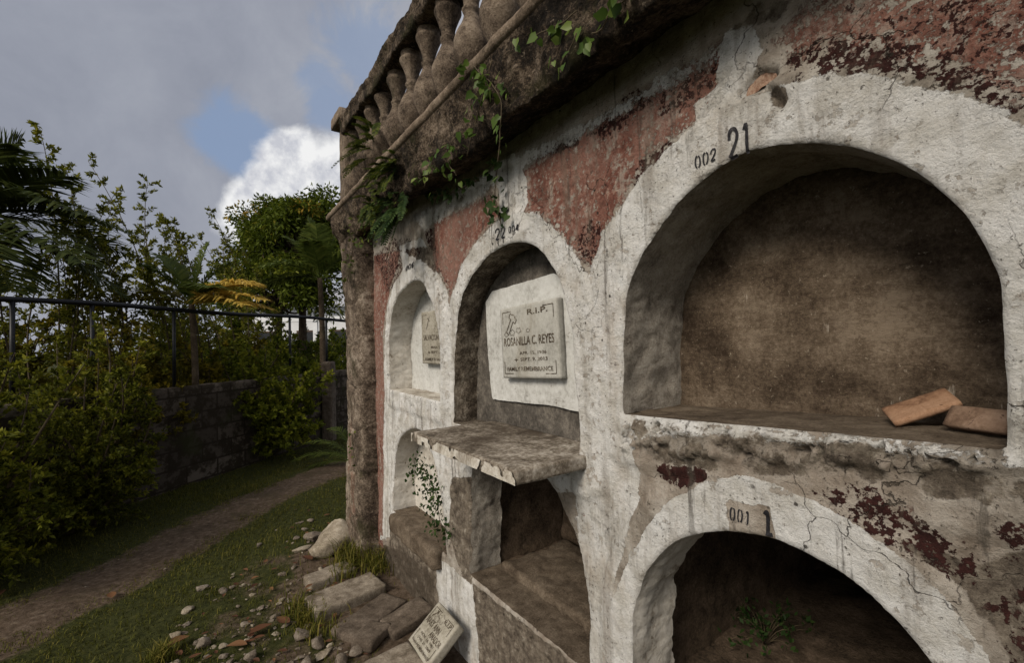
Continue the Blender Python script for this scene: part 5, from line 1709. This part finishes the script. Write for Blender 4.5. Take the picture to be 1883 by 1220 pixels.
nz1 = n.noise(2.6, 7, .6, dirv, .3); nz2 = n.noise(9, 8, .62, dirv, .4); nz3 = n.noise(22, 6, .6, dirv)
blue = n.mix(1.0, sky.outputs[0], (.62, .75, .95), 'MULTIPLY')
blue = n.mix(.8, blue, (2.0, 2.6, 3.7))
deckv = n.math('MULTIPLY_ADD', n.math('SUBTRACT', nz2, .5), .35, nz1)
deck = n.ramp(deckv, (.3, (2.55, 2.65, 3.05)), (.5, (2.95, 3.05, 3.4)), (.7, (3.4, 3.5, 3.85)))
dk = blob(60, -160, 520, nz1, 1.2, .6)
deck = n.mix(dk, deck, n.ramp(deckv, (.3, (1.95, 2.1, 2.55)), (.5, (2.35, 2.5, 2.95)), (.7, (2.8, 2.95, 3.35))))
gap = n.math('MAXIMUM', blob(440, 255, 54, nz2, 2.2), n.math('MULTIPLY', n.math('MAXIMUM', blob(665, 100, 70, nz2, 3.4), blob(600, 150, 45, nz2, 3.0)), .7))
gap = n.math('MAXIMUM', gap, n.math('MULTIPLY', blob(610, 195, 45, nz2, 2.2), .8))
col = n.mix(n.math('MULTIPLY', gap, .9), deck, blue)
# white cumulus behind the round tree
cum = n.math('MAXIMUM', n.math('MAXIMUM', blob(550, 300, 54, nz2, 1.6, .22), blob(510, 350, 46, nz2, 1.6, .22)), n.math('MAXIMUM', blob(620, 340, 85, nz2, 1.3, .2), blob(470, 400, 60, nz2, 1.3, .2)))
cumc = n.ramp(n.math('MULTIPLY_ADD', n.math('SUBTRACT', nz3, .5), .8, nz2), (.35, (4.2, 4.3, 4.7)), (.55, (6.6, 6.6, 6.6)))
col = n.mix(cum, col, cumc)
# unseen bright sky lobe, added behind the camera to light the wall and jambs
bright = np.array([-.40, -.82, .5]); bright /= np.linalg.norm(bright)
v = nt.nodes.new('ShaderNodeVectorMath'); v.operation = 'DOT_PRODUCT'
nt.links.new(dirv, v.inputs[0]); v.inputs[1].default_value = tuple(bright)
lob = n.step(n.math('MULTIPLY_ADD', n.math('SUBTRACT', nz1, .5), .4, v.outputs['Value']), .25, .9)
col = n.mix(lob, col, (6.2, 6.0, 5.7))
bg = nt.nodes.new('ShaderNodeBackground'); bg.inputs[1].default_value = .1
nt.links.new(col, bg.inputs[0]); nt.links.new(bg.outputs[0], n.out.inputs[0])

sun = D.lights.new('sun', 'SUN'); sun.energy = 2.3; sun.angle = math.radians(20); sun.color = (1.0, .90, .76)
so = D.objects.new('sun', sun); COL.objects.link(so)
sd_ = Vector((math.sin(SUN_AZ) * math.cos(SUN_EL), math.cos(SUN_AZ) * math.cos(SUN_EL), math.sin(SUN_EL)))
so.rotation_euler = sd_.to_track_quat('Z', 'Y').to_euler(); so.location = (-6, -4, 9)

cam = D.cameras.new('camera'); cam.sensor_width = 36; cam.lens = 36 * F / 1883; cam.clip_start = .02; cam.clip_end = 600
co = D.objects.new('camera', cam); COL.objects.link(co)
right = Vector((cr, sp * sr, -cp * sr)); upv = Vector((sr, -sp * cr, cp * cr)); fwd = Vector((0, cp, sp))
mw = Matrix.Identity(4)
for i in range(3):
    mw[i][0], mw[i][1], mw[i][2] = right[i], upv[i], -fwd[i]
mw[2][3] = EYE
co.matrix_world = mw
SC.camera = co
SC.view_settings.view_transform = 'Standard'; SC.view_settings.look = 'None'
SC.view_settings.exposure = .42; SC.view_settings.gamma = 1
for o in list(D.objects):
    if '_b' in o: del o['_b']
